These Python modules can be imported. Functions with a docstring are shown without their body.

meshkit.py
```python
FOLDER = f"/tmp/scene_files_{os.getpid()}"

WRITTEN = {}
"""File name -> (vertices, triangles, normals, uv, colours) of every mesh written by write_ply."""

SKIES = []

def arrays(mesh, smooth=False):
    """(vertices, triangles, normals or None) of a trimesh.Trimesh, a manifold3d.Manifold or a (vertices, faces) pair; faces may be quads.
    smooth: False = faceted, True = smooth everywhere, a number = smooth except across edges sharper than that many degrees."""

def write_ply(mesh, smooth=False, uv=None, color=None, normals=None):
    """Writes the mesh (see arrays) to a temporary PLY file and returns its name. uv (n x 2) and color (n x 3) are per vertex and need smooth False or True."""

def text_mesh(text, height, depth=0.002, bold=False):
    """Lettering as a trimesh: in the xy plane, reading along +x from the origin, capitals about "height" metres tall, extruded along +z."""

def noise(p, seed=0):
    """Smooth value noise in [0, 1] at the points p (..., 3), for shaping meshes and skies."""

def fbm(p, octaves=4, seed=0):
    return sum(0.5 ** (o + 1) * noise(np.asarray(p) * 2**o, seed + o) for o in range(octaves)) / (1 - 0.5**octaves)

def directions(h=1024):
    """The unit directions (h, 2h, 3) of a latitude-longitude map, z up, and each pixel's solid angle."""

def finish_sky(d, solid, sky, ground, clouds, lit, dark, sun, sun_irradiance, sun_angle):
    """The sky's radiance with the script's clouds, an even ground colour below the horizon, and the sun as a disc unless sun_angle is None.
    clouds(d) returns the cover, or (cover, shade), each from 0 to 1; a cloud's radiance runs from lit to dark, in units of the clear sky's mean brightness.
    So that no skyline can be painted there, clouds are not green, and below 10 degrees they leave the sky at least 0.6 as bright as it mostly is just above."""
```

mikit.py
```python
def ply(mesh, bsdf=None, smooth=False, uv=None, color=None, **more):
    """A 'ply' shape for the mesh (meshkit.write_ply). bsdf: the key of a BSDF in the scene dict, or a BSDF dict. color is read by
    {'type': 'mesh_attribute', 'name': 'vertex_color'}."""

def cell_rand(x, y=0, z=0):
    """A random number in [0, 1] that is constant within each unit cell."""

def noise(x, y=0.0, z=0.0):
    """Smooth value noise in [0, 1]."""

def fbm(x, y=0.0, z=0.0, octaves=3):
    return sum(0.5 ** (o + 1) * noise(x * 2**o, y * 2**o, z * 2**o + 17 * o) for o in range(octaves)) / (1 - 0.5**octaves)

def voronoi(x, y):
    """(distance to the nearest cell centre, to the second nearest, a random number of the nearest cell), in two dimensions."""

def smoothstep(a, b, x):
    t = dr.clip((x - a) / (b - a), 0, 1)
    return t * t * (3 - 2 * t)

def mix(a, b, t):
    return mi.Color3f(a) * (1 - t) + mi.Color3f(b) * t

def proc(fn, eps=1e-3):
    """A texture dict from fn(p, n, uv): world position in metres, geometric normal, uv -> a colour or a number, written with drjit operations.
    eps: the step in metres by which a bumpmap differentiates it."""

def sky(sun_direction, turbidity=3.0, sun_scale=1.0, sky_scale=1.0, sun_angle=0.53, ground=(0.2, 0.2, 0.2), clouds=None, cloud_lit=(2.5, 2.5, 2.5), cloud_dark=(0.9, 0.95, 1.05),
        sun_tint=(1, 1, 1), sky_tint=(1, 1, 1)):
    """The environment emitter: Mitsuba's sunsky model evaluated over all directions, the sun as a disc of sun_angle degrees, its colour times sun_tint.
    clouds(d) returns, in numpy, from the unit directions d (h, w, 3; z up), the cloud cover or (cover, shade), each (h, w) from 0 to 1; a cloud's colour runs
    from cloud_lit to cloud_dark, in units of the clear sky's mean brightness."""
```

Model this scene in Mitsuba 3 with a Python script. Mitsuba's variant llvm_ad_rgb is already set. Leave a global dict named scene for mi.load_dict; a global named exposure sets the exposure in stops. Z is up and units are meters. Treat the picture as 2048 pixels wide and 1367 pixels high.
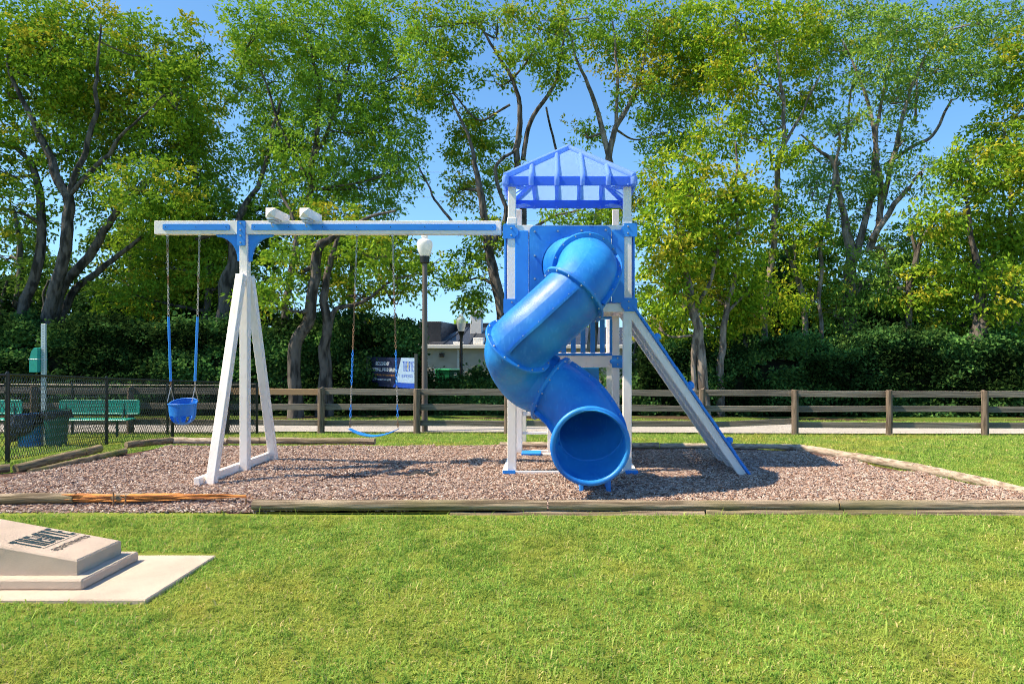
import math, random
import numpy as np
import trimesh
import drjit as dr
import mitsuba as mi
import mikit, meshkit
from mikit import proc, noise, fbm, cell_rand, smoothstep, mix
from shapely.geometry import Polygon, Point, box as sbox
from shapely.affinity import translate as stranslate
T = mi.ScalarTransform4f

# ------------------------------------------------------------------ camera, sky, exposure
scene, labels = {}, {}
F, CX, CY, H = 1240.0, 1108.0, 684.0, 1.757          # focal length and vanishing point in photo pixels, eye height
scene['camera'] = {
    'type': 'perspective', 'fov_axis': 'x', 'fov': math.degrees(2 * math.atan(1024 / F)),
    'principal_point_offset_x': -(CX - 1024) / 2048.0, 'principal_point_offset_y': 0.0,
    'near_clip': 0.1, 'far_clip': 3000.0,
    'to_world': T().look_at(origin=[0, 0, H], target=[0, 10, H], up=[0, 0, 1])}
SUN = (-1.0, -0.22, 1.30)
scene['sky'] = mikit.sky(SUN, turbidity=3.0, sky_scale=0.95, sun_scale=1.12, sun_tint=(0.97, 0.98, 0.96), sky_tint=(0.86, 1.14, 1.24))
exposure = 2.4

# ------------------------------------------------------------------ helpers
rng = np.random.default_rng(7)
def P(px, py, Y):                                     # a point seen at a photo pixel, Y metres away
    return np.array([(px - CX) * Y / F, Y, H - (py - CY) * Y / F])
def PX(px, Y): return (px - CX) * Y / F
def PZ(py, Y): return H - (py - CY) * Y / F

def key_of(name, parent=None):
    base = f'{parent}__{name}' if parent else name
    used = lambda k: k in scene or k in labels or any(s.startswith(k + '__') for s in scene)
    if not used(base): return base
    i = 1
    while used(f'{base}_{i:03d}'): i += 1
    return f'{base}_{i:03d}'
def thing(name, label, cat, group=None):
    k = key_of(name); labels[k] = {'label': label, 'category': cat}
    if group: labels[k]['group'] = group
    return k
def put(name, mesh, bsdf, parent=None, smooth=35, label=None, kind=None, **kw):
    k = key_of(name, parent)
    scene[k] = mikit.ply(mesh, bsdf, smooth, **kw)
    if label or kind:
        labels[k] = {}
        if label: labels[k]['label'] = label
        if kind: labels[k]['kind'] = kind
    return k
def whole(name, mesh, bsdf, label, cat, group=None, smooth=35, **kw):
    k = put(name, mesh, bsdf, None, smooth, **kw)
    labels[k] = {'label': label, 'category': cat}
    if group: labels[k]['group'] = group
    return k
def structure(name, mesh, bsdf, smooth=35, label=None, **kw):
    k = put(name, mesh, bsdf, None, smooth, **kw)
    labels[k] = {'kind': 'structure'}
    if label: labels[k]['label'] = label
    return k

cat = trimesh.util.concatenate
def hull(p): return trimesh.convex.convex_hull(np.asarray(p, float))
def box(x0, x1, y0, y1, z0, z1, b=0.004):
    b = min(b, (x1 - x0) / 3, (y1 - y0) / 3, (z1 - z0) / 3)
    pts = []
    for x, sx in ((x0, 1), (x1, -1)):
        for y, sy in ((y0, 1), (y1, -1)):
            for z, sz in ((z0, 1), (z1, -1)):
                pts += [(x + sx * b, y + sy * b, z), (x + sx * b, y, z + sz * b), (x, y + sy * b, z + sz * b)]
    return hull(pts)
def frame_of(d):
    d = np.asarray(d, float) / np.linalg.norm(d)
    up = np.array([0, 0, 1.0]) if abs(d[2]) < 0.95 else np.array([0, 1.0, 0])
    s = np.cross(d, up); s /= np.linalg.norm(s)
    return d, s, np.cross(s, d)
def beam(a, b, w, h, bev=0.004, up=None):
    a, b = np.asarray(a, float), np.asarray(b, float)
    L = np.linalg.norm(b - a); d, s, u = frame_of(b - a)
    if up is not None:
        u = np.asarray(up, float); u = u - d * (u @ d); u /= np.linalg.norm(u); s = np.cross(d, u)
    m = box(-w / 2, w / 2, 0, L, -h / 2, h / 2, bev)
    M = np.eye(4); M[:3, 0], M[:3, 1], M[:3, 2], M[:3, 3] = s, d, u, a
    if np.linalg.det(M[:3, :3]) < 0: M[:3, 0] = -M[:3, 0]
    m.apply_transform(M); return m
def tube(pts, rad, n=8, cap=True, closed=False):
    p = np.asarray(pts, float); k = len(p)
    r = np.broadcast_to(np.asarray(rad, float), (k,))
    t = np.gradient(p, axis=0) if not closed else np.roll(p, -1, 0) - np.roll(p, 1, 0)
    t /= np.maximum(np.linalg.norm(t, axis=1, keepdims=True), 1e-9)
    u = np.cross(t[0], [0.31, 0.2, 0.93]); 
    if np.linalg.norm(u) < 0.1: u = np.cross(t[0], [1, 0, 0])
    u /= np.linalg.norm(u); a = np.arange(n) * 2 * np.pi / n; V = []
    for i in range(k):
        u = u - t[i] * (u @ t[i]); u /= np.linalg.norm(u); v = np.cross(t[i], u)
        V.append(p[i] + r[i] * (np.cos(a)[:, None] * u + np.sin(a)[:, None] * v))
    V = np.vstack(V); Fc = []
    for i in range(k if closed else k - 1):
        j = (i + 1) % k
        for q in range(n):
            q2 = (q + 1) % n
            Fc += [[i * n + q, i * n + q2, j * n + q2], [i * n + q, j * n + q2, j * n + q]]
    if cap and not closed:
        V = np.vstack([V, p[0], p[-1]]); c0, c1 = len(V) - 2, len(V) - 1
        for q in range(n):
            q2 = (q + 1) % n
            Fc += [[c0, q2, q], [c1, (k - 1) * n + q, (k - 1) * n + q2]]
    return trimesh.Trimesh(V, np.array(Fc), process=False)
def lathe(prof, n=24, at=(0, 0, 0)):
    prof = np.asarray(prof, float); k = len(prof); a = np.arange(n) * 2 * np.pi / n
    V = np.stack([np.outer(prof[:, 0], np.cos(a)), np.outer(prof[:, 0], np.sin(a)), np.repeat(prof[:, 1:2], n, 1)], -1).reshape(-1, 3) + np.asarray(at)
    Fc = []
    for i in range(k - 1):
        for q in range(n):
            q2 = (q + 1) % n
            Fc += [[i * n + q, i * n + q2, (i + 1) * n + q2], [i * n + q, (i + 1) * n + q2, (i + 1) * n + q]]
    return trimesh.Trimesh(V, np.array(Fc), process=False)
def prism_xz(poly, y0, y1):                           # a polygon in x,z extruded from y0 to y1
    m = trimesh.creation.extrude_polygon(poly, y1 - y0, engine='earcut')
    v = m.vertices.copy(); m.vertices = np.stack([v[:, 0], y1 - v[:, 2], v[:, 1]], 1)
    return trimesh.Trimesh(m.vertices, m.faces, process=False)
def prism_yz(poly, x0, x1):
    m = trimesh.creation.extrude_polygon(poly, x1 - x0, engine='earcut')
    v = m.vertices.copy()
    return trimesh.Trimesh(np.stack([x0 + v[:, 2], v[:, 0], v[:, 1]], 1), m.faces, process=False)
def rbox2(x0, x1, z0, z1, r, res=5): return sbox(x0 + r, z0 + r, x1 - r, z1 - r).buffer(r, quad_segs=res)
def grid_mesh(V):                                     # (a, b, 3) -> mesh
    a, b = V.shape[:2]; idx = np.arange(a * b).reshape(a, b)
    q = np.stack([idx[:-1, :-1], idx[1:, :-1], idx[1:, 1:], idx[:-1, 1:]], -1).reshape(-1, 4)
    return trimesh.Trimesh(V.reshape(-1, 3), np.vstack([q[:, [0, 1, 2]], q[:, [0, 2, 3]]]), process=False)
def bolt(p, d=(0, -1, 0), r=0.013, h=0.012):
    d, s, u = frame_of(d); a = np.arange(8) * np.pi / 4
    ring = np.cos(a)[:, None] * s + np.sin(a)[:, None] * u
    p = np.asarray(p, float)
    return hull(np.vstack([p + ring * r, p + d * h * 0.6 + ring * r * 0.85, p + d * h + ring * r * 0.45]))
def catmull(pts, per=10):
    p = np.asarray(pts, float); p = np.vstack([2 * p[0] - p[1], p, 2 * p[-1] - p[-2]]); out = []
    for i in range(1, len(p) - 2):
        t = np.linspace(0, 1, per, endpoint=False)[:, None]; a, b, c, d = p[i - 1], p[i], p[i + 1], p[i + 2]
        out.append(0.5 * (2 * b + (c - a) * t + (2 * a - 5 * b + 4 * c - d) * t**2 + (3 * b - a - 3 * c + d) * t**3))
    return np.vstack(out + [p[-2][None]])

# ------------------------------------------------------------------ materials
def mat(key, fn_or_rgb, rough=0.5, bump=None, bscale=None, spec=0.5, eps=2e-3, **more):
    col = {'type': 'rgb', 'value': list(fn_or_rgb)} if isinstance(fn_or_rgb, (tuple, list)) else proc(fn_or_rgb)
    b = {'type': 'principled', 'base_color': col, 'roughness': rough, 'specular': spec, **more}
    if bump: b = {'type': 'bumpmap', 'arbitrary': proc(bump, eps), 'scale': bscale, 'bsdf': b}
    scene[key] = {'type': 'twosided', 'bsdf': b}
def vinyl(p, n, uv):
    d = fbm(p.x * 3, p.y * 3, p.z * 1.3, 3); s = fbm(p.x * 26, p.y * 26, p.z * 7, 3)
    return mix((0.86, 0.80, 0.75), (0.62, 0.55, 0.48), smoothstep(0.5, 0.85, d) * 0.45 + smoothstep(0.62, 0.85, s) * 0.35)
mat('white_vinyl', vinyl, 0.42)
def bluepoly(p, n, uv):
    d = fbm(p.x * 4, p.y * 4, p.z * 4, 3)
    return mix((0.012, 0.18, 0.66), (0.03, 0.28, 0.80), d)
mat('blue_board', bluepoly, 0.45)
def slideblue(p, n, uv):
    d = fbm(p.x * 2.2, p.y * 2.2, p.z * 2.2, 4); s = smoothstep(0.66, 0.8, noise(p.x * 60, p.y * 60, p.z * 9))
    return mix(mix((0.006, 0.14, 0.54), (0.022, 0.26, 0.68), smoothstep(0.3, 0.75, d)), (0.12, 0.42, 0.8), s * 0.12)
mat('slide_plastic', slideblue, 0.45, lambda p, n, uv: fbm(p.x * 7, p.y * 7, p.z * 7, 2), 0.006, spec=0.5)
scene['roof_panel'] = {'type': 'principledthin', 'base_color': {'type': 'rgb', 'value': [0.36, 0.62, 0.98]}, 'roughness': 0.35, 'diff_trans': 1.2, 'spec_trans': 0.0}
scene['roof_band'] = {'type': 'principledthin', 'base_color': {'type': 'rgb', 'value': [0.11, 0.29, 0.95]}, 'roughness': 0.35, 'diff_trans': 0.9, 'spec_trans': 0.0}
scene['roof_rib'] = {'type': 'principledthin', 'base_color': {'type': 'rgb', 'value': [0.33, 0.55, 0.97]}, 'roughness': 0.35, 'diff_trans': 1.1, 'spec_trans': 0.0}
mat('steel', (0.55, 0.55, 0.54), 0.35, metallic=0.9)
def chainc(p, n, uv): return mix((0.42, 0.40, 0.37), (0.25, 0.13, 0.06), smoothstep(0.5, 0.75, fbm(p.x * 2, p.y * 2, p.z * 5, 2)))
mat('chain_steel', chainc, 0.45, metallic=0.5)
mat('rusty_steel', lambda p, n, uv: mix((0.20, 0.09, 0.04), (0.36, 0.22, 0.12), noise(p.x * 40, p.y * 40, p.z * 40)), 0.7)
def vein(p): return fbm(p.x * 3.0, p.y * 60, p.z * 60, 3)
def logc(p, n, uv):
    g = fbm(p.x * 2.5, p.y * 45, p.z * 45, 3); b = fbm(p.x * 1.7, p.y * 1.7, p.z * 4, 3)
    c = mix((0.33, 0.26, 0.185), (0.11, 0.08, 0.05), smoothstep(0.35, 0.7, g))
    return mix(c, (0.13, 0.12, 0.045), smoothstep(0.45, 0.7, b) * 0.6)
mat('weathered_log', logc, 0.9, lambda p, n, uv: fbm(p.x * 4, p.y * 50, p.z * 50, 3), 0.012)
mat('pale_log', lambda p, n, uv: mix((0.44, 0.36, 0.28), (0.22, 0.165, 0.12), smoothstep(0.35, 0.75, fbm(p.x * 14, p.y * 14, p.z * 45, 3))), 0.9)
mat('mossy_log', lambda p, n, uv: mix(mix((0.26, 0.2, 0.12), (0.10, 0.075, 0.05), smoothstep(0.35, 0.7, fbm(p.x * 9, p.y * 9, p.z * 40, 3))), (0.14, 0.17, 0.03), smoothstep(0.5, 0.7, fbm(p.x * 5, p.y * 5, p.z * 5, 3)) * 0.7), 0.9)
mat('raw_wood', lambda p, n, uv: mix((0.62, 0.25, 0.06), (0.22, 0.075, 0.025), smoothstep(0.4, 0.7, fbm(p.x * 5, p.y * 60, p.z * 60, 3))), 0.85)
def railc(p, n, uv):
    g = fbm(p.x * 1.5, p.y * 30, p.z * 38, 3); r = cell_rand(p.x / 2.44 + 0.53, 3, p.z / 0.3)
    return mix((0.185, 0.165, 0.14), (0.085, 0.072, 0.06), smoothstep(0.35, 0.75, g)) * (0.85 + 0.35 * r)
mat('fence_wood', railc, 0.9, lambda p, n, uv: fbm(p.x * 2, p.y * 40, p.z * 60, 2), 0.008)
mat('fence_post_wood', lambda p, n, uv: mix((0.17, 0.13, 0.10), (0.07, 0.052, 0.038), smoothstep(0.35, 0.75, fbm(p.x * 30, p.y * 30, p.z * 3, 3))), 0.9)
mat('new_wood', lambda p, n, uv: mix((0.42, 0.27, 0.15), (0.25, 0.15, 0.08), fbm(p.x * 2, p.y * 30, p.z * 40, 3)), 0.85)
def barkc(p, n, uv):
    g = fbm(p.x * 9, p.y * 9, p.z * 2.2, 3)
    return mix((0.135, 0.115, 0.10), (0.03, 0.026, 0.023), smoothstep(0.35, 0.68, g))
mat('sunlit_bark', lambda p, n, uv: mix((0.30, 0.25, 0.21), (0.09, 0.072, 0.06), smoothstep(0.3, 0.7, fbm(p.x * 10, p.y * 10, p.z * 2.5, 3))), 0.95)  # lighter copy of the bark, sunlight on the trunks put into its colour
mat('bark', barkc, 0.95, lambda p, n, uv: fbm(p.x * 14, p.y * 14, p.z * 3, 3), 0.03, eps=6e-3)
def concretec(p, n, uv):
    d = fbm(p.x * 3, p.y * 3, p.z * 3, 4); s = noise(p.x * 130, p.y * 130, p.z * 130)
    return mix((0.50, 0.40, 0.32), (0.36, 0.285, 0.225), smoothstep(0.35, 0.75, d) * 0.6 + s * 0.22)
mat('concrete', concretec, 0.85, lambda p, n, uv: fbm(p.x * 90, p.y * 90, p.z * 90, 2), 0.0015)
mat('rough_concrete', concretec, 0.9, lambda p, n, uv: fbm(p.x * 110, p.y * 110, p.z * 110, 2), 0.006)
mat('path_concrete', lambda p, n, uv: mix((0.32, 0.305, 0.295), (0.25, 0.24, 0.23), fbm(p.x * 1.5, p.y * 3, 0, 4)), 0.9)
mat('black_vinyl', (0.012, 0.013, 0.013), 0.35)
mat('lamp_pole', lambda p, n, uv: mix((0.11, 0.09, 0.08), (0.16, 0.13, 0.115), fbm(p.x * 9, p.y * 9, p.z * 2, 2)), 0.5)
mat('black_metal', (0.015, 0.015, 0.016), 0.4)
scene['milk_glass'] = {'type': 'principledthin', 'base_color': {'type': 'rgb', 'value': [0.96, 0.95, 0.93]}, 'roughness': 0.3, 'diff_trans': 0.7}
scene['clear_glass'] = {'type': 'blendbsdf', 'weight': 0.35, 'a': {'type': 'thindielectric'}, 'b': {'type': 'principledthin', 'base_color': {'type': 'rgb', 'value': [0.8, 0.85, 0.85]}, 'roughness': 0.3, 'diff_trans': 1.0}}
mat('teal_coating', (0.015, 0.32, 0.25), 0.4)
mat('dark_teal', (0.008, 0.045, 0.035), 0.5)
mat('blue_bin', (0.01, 0.20, 0.50), 0.45)
mat('green_bin', (0.008, 0.10, 0.075), 0.5)
mat('bag_plastic', (0.014, 0.015, 0.022), 0.22, lambda p, n, uv: fbm(p.x * 22, p.y * 22, p.z * 12, 3), 0.05)
mat('galvanised', (0.50, 0.56, 0.60), 0.4, metallic=0.4)
mat('dark_hole', (0.02, 0.025, 0.03), 0.8)
mat('lettering', (0.012, 0.035, 0.045), 0.6)
mat('faint_lettering', (0.10, 0.085, 0.075), 0.6)
mat('sign_navy', (0.006, 0.010, 0.045), 0.4)
mat('sign_white', (0.30, 0.44, 0.62), 0.4)
mat('sign_blue', (0.012, 0.06, 0.42), 0.4)
mat('sign_print_white', (0.75, 0.82, 0.88), 0.4)
mat('sign_print_orange', (0.55, 0.24, 0.05), 0.4)
mat('sign_print_gold', (0.35, 0.30, 0.06), 0.4)
mat('sign_post_paint', (0.05, 0.06, 0.05), 0.6)
def wallc(p, n, uv):
    r = dr.floor(p.z / 0.2); br = cell_rand(p.x / 0.4 + 0.5 * r, r, 1)
    return mix((0.55, 0.52, 0.46), (0.47, 0.44, 0.39), br * 0.6 + 0.4 * fbm(p.x, 0, p.z, 3))
mat('beige_masonry', wallc, 0.9)
mat('roof_metal', lambda p, n, uv: mix((0.020, 0.024, 0.034), (0.034, 0.038, 0.05), fbm(p.x, p.y, p.z, 3)), 0.5)
mat('white_paint', (0.74, 0.73, 0.71), 0.6)
mat('grey_metal', (0.30, 0.31, 0.32), 0.5)
mat('cabinet_green', (0.01, 0.24, 0.075), 0.5)
mat('cabinet_dark_green', (0.01, 0.085, 0.055), 0.5)
mat('scrap_black', (0.02, 0.02, 0.022), 0.8)
def soil(p, n, uv):
    lawn = mix((0.18, 0.22, 0.035), (0.11, 0.15, 0.022), fbm(p.x * 2, p.y * 2, 0, 4))
    f = noise(p.x * 55, p.y * 55, 0)
    lawn = mix(lawn, (0.13, 0.12, 0.03), smoothstep(0.45, 0.9, f) * 0.5)
    litter = mix((0.075, 0.05, 0.03), (0.03, 0.022, 0.015), fbm(p.x * 6, p.y * 6, 0, 3))
    litter = mix(litter, (0.06, 0.09, 0.015), smoothstep(0.45, 0.6, fbm(p.x * 0.5, p.y * 1.3, 3.0, 3)))
    return mix(lawn, litter, smoothstep(18.6, 19.6, p.y + 1.2 * noise(p.x * 0.7, p.y * 0.7, 5.0)))
mat('lawn_soil', soil, 1.0, spec=0.1)
def mulchc(p, n, uv):
    v = mikit.voronoi(p.x * 34, p.y * 60)
    return mix((0.20, 0.12, 0.095), (0.07, 0.042, 0.035), v[2])
mat('mulch_base', mulchc, 1.0, lambda p, n, uv: noise(p.x * 45, p.y * 80, 0), 0.03, spec=0.1)
scene['chip_wood'] = {'type': 'twosided', 'bsdf': {'type': 'diffuse', 'reflectance': {'type': 'mesh_attribute', 'name': 'vertex_color'}}}
scene['leaf'] = {'type': 'principledthin', 'base_color': {'type': 'mesh_attribute', 'name': 'vertex_color'}, 'roughness': 0.42, 'diff_trans': 0.62, 'spec_trans': 0.0}
def bladec(p, n, uv):
    a = fbm(p.x * 0.9, p.y * 0.9, 0, 3); b = fbm(p.x * 4.5, p.y * 4.5, 9, 2); r = uv.x
    c = mix((0.14, 0.32, 0.04), (0.52, 0.67, 0.16), r)
    c = mix(c, (0.55, 0.50, 0.11), smoothstep(0.50, 0.70, a) * 0.40 + smoothstep(0.52, 0.75, b) * 0.28)
    c = mix(c, (0.74, 0.60, 0.30), smoothstep(0.90, 0.94, uv.y) * 0.9)
    c = mix(c, (0.10, 0.22, 0.03), smoothstep(0.52, 0.72, fbm(p.x * 6, p.y * 6, 21, 3)) * 0.5)
    return c
scene['grass_blade'] = {'type': 'principledthin', 'base_color': proc(bladec), 'roughness': 0.5, 'diff_trans': 0.75, 'spec_trans': 0.0}

# ------------------------------------------------------------------ ground
BED = np.array([(-9.2, 6.42), (-7.32, 8.22), (-6.53, 10.62), (3.98, 10.16), (5.40, 7.12), (5.75, 6.50)])
BED_POLY = Polygon(BED)
PY = np.array([-60, 4.4, 5.5, 6.42, 9.3, 11.85, 13.8, 16.0, 20.0, 24.0, 32.0, 3000.0])
PZ_ = np.array([-0.12, -0.082, -0.068, -0.025, -0.03, -0.24, -0.41, -0.63, -0.64, -0.95, -2.2, -2.2])
def ground(x, y):
    x, y = np.broadcast_arrays(np.asarray(x, float), np.asarray(y, float))
    g = np.interp(y, PY, PZ_)
    g = g - 0.05 * np.clip((x - 1) / 8, 0, 1) * np.clip((y - 7) / 6, 0, 1)
    return g + 0.03 * (meshkit.fbm(np.stack([x * 0.45, y * 0.45, x * 0], -1), 2) - 0.5)
def in_bed(x, y):
    import shapely
    return shapely.contains_xy(BED_POLY.buffer(-0.10), x, y)
gx = np.unique(np.concatenate([np.linspace(-2500, -60, 8), np.linspace(-60, -14, 24), np.linspace(-14, 16, 121), np.linspace(16, 60, 24), np.linspace(60, 2500, 8)]))
gy = np.unique(np.concatenate([np.linspace(-60, 0, 7), np.linspace(0, 24, 97), np.linspace(24, 60, 19), np.linspace(60, 2500, 9)]))
GX, GY = np.meshgrid(gx, gy, indexing='ij')
GZ = ground(GX, GY); GZ = np.where(in_bed(GX.ravel(), GY.ravel()).reshape(GX.shape), GZ - 0.16, GZ)
structure('ground', grid_mesh(np.stack([GX, GY, GZ], -1)), 'lawn_soil', smooth=True)

# mulch bed: one bumpy sheet, hollow under the swings
u, v = np.meshgrid(np.linspace(0, 1, 260), np.linspace(0, 1, 90), indexing='ij')
bl, br_ = np.interp(v, [0, 0.42, 1], [-9.2, -7.32, -6.53]), np.interp(v, [0, 0.17, 1], [5.75, 5.40, 3.98])
yl, yr = np.interp(v, [0, 0.42, 1], [6.40, 8.22, 10.62]), np.interp(v, [0, 0.17, 1], [6.50, 7.12, 10.16])
MX, MY = bl * (1 - u) + br_ * u, yl * (1 - u) + yr * u
def mulch_z(x, y):
    p = np.stack([np.asarray(x, float) * 1.1, np.asarray(y, float) * 1.1, np.zeros_like(np.asarray(x, float))], -1)
    z = 0.075 * (meshkit.fbm(p, 3, 4) - 0.5)
    z = z - 0.075 * np.exp(-(((x + 2.4) / 0.8)**2 + ((y - 8.3) / 0.5)**2)) - 0.04 * np.exp(-(((x + 5.1) / 0.6)**2 + ((y - 8.4) / 0.5)**2))
    z = z - 0.03 * np.clip((6.66 - y) / 0.24, 0, 1) * np.clip((-2.9 - x) / 0.3, 0, 1)
    return z - 0.05 * np.exp(-(((x - 0.5) / 0.5)**2 + ((y - 6.85) / 0.3)**2))
structure('mulch_bed', grid_mesh(np.stack([MX, MY, mulch_z(MX, MY)], -1)), 'mulch_base', smooth=True, label='brown wood chip safety bed under the playset')
# path
py_ = np.linspace(16.25, 18.1, 5); pxx = np.linspace(-60, 60, 121)
A, B = np.meshgrid(pxx, py_, indexing='ij')
structure('path', grid_mesh(np.stack([A, B, ground(A, B) + 0.035], -1)), 'path_concrete', smooth=True, label='pale concrete path behind the rail fence')

# wood chips: instanced square metres
def chip_tile(n, seed, s=1.0):
    r = np.random.default_rng(seed); V, Fc, C = [], [], []
    base = np.array([[-1, -1, 0], [1, -0.7, 0], [1, 0.8, 0], [-0.8, 1, 0], [-0.9, -0.8, 1], [0.85, -0.6, 1], [0.9, 0.7, 1], [-0.7, 0.8, 1]], float)
    fc = np.array([[4, 5, 6], [4, 6, 7], [0, 1, 5], [0, 5, 4], [1, 2, 6], [1, 6, 5], [2, 3, 7], [2, 7, 6], [3, 0, 4], [3, 4, 7]])
    pal = np.array([(0.47, 0.34, 0.28), (0.36, 0.25, 0.205), (0.56, 0.44, 0.375), (0.20, 0.13, 0.105), (0.50, 0.385, 0.315), (0.38, 0.235, 0.17), (0.66, 0.57, 0.50)])
    for i in range(n):
        L, W, h = r.uniform(0.008, 0.025) * (1.7 if r.random() < 0.08 else 1), r.uniform(0.003, 0.008), r.uniform(0.004, 0.009)
        a, b, c = r.uniform(0, 2 * np.pi), r.normal(0, 0.28), r.normal(0, 0.35)
        R = trimesh.transformations.euler_matrix(c, b, a, 'sxyz')[:3, :3]
        v = (base * r.uniform(0.8, 1.15, base.shape) * [L, W, h]) @ R.T + [r.uniform(0, s), r.uniform(0, s), r.uniform(-0.004, 0.020)]
        V.append(v); Fc.append(fc + 8 * i); C.append(np.repeat((pal[r.integers(len(pal))] * r.uniform(0.7, 1.2))[None], 8, 0))
    return mikit.ply((np.vstack(V), np.vstack(Fc)), 'chip_wood', False, color=np.vstack(C))
for k in range(3): scene[f'chip_patch_{k}'] = {'type': 'shapegroup', 'chips': chip_tile(880, 50 + k, 0.5)}
import shapely
i = 0
for x in np.arange(-9.5, 6.0, 0.5):
    for y in np.arange(6.45, 10.9, 0.5):
        c = Point(x + 0.25, y + 0.25)
        if not BED_POLY.buffer(-0.13 if y > 7 else 0.0).contains(c): continue
        i += 1; cx, cy = x + 0.25, y + 0.25
        e = 0.2
        sx, sy = (mulch_z(np.array(cx + e), np.array(cy)) - mulch_z(np.array(cx - e), np.array(cy))) / (2 * e), (mulch_z(np.array(cx), np.array(cy + e)) - mulch_z(np.array(cx), np.array(cy - e))) / (2 * e)
        M = np.array([[1, 0, 0, cx], [0, 1, 0, cy], [float(sx), float(sy), 1, float(mulch_z(np.array(cx), np.array(cy)))], [0, 0, 0, 1]])
        M = T(M) @ T().rotate([0, 0, 1], 90 * int(rng.integers(4))) @ T().translate([-0.25, -0.25, 0])
        scene[f'wood_chips__{i:03d}'] = {'type': 'instance', 'to_world': M, 'g': {'type': 'ref', 'id': f'chip_patch_{int(rng.integers(3))}'}}
labels['wood_chips'] = {'label': 'loose brown wood chips covering the play bed', 'category': 'mulch', 'kind': 'stuff'}

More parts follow.
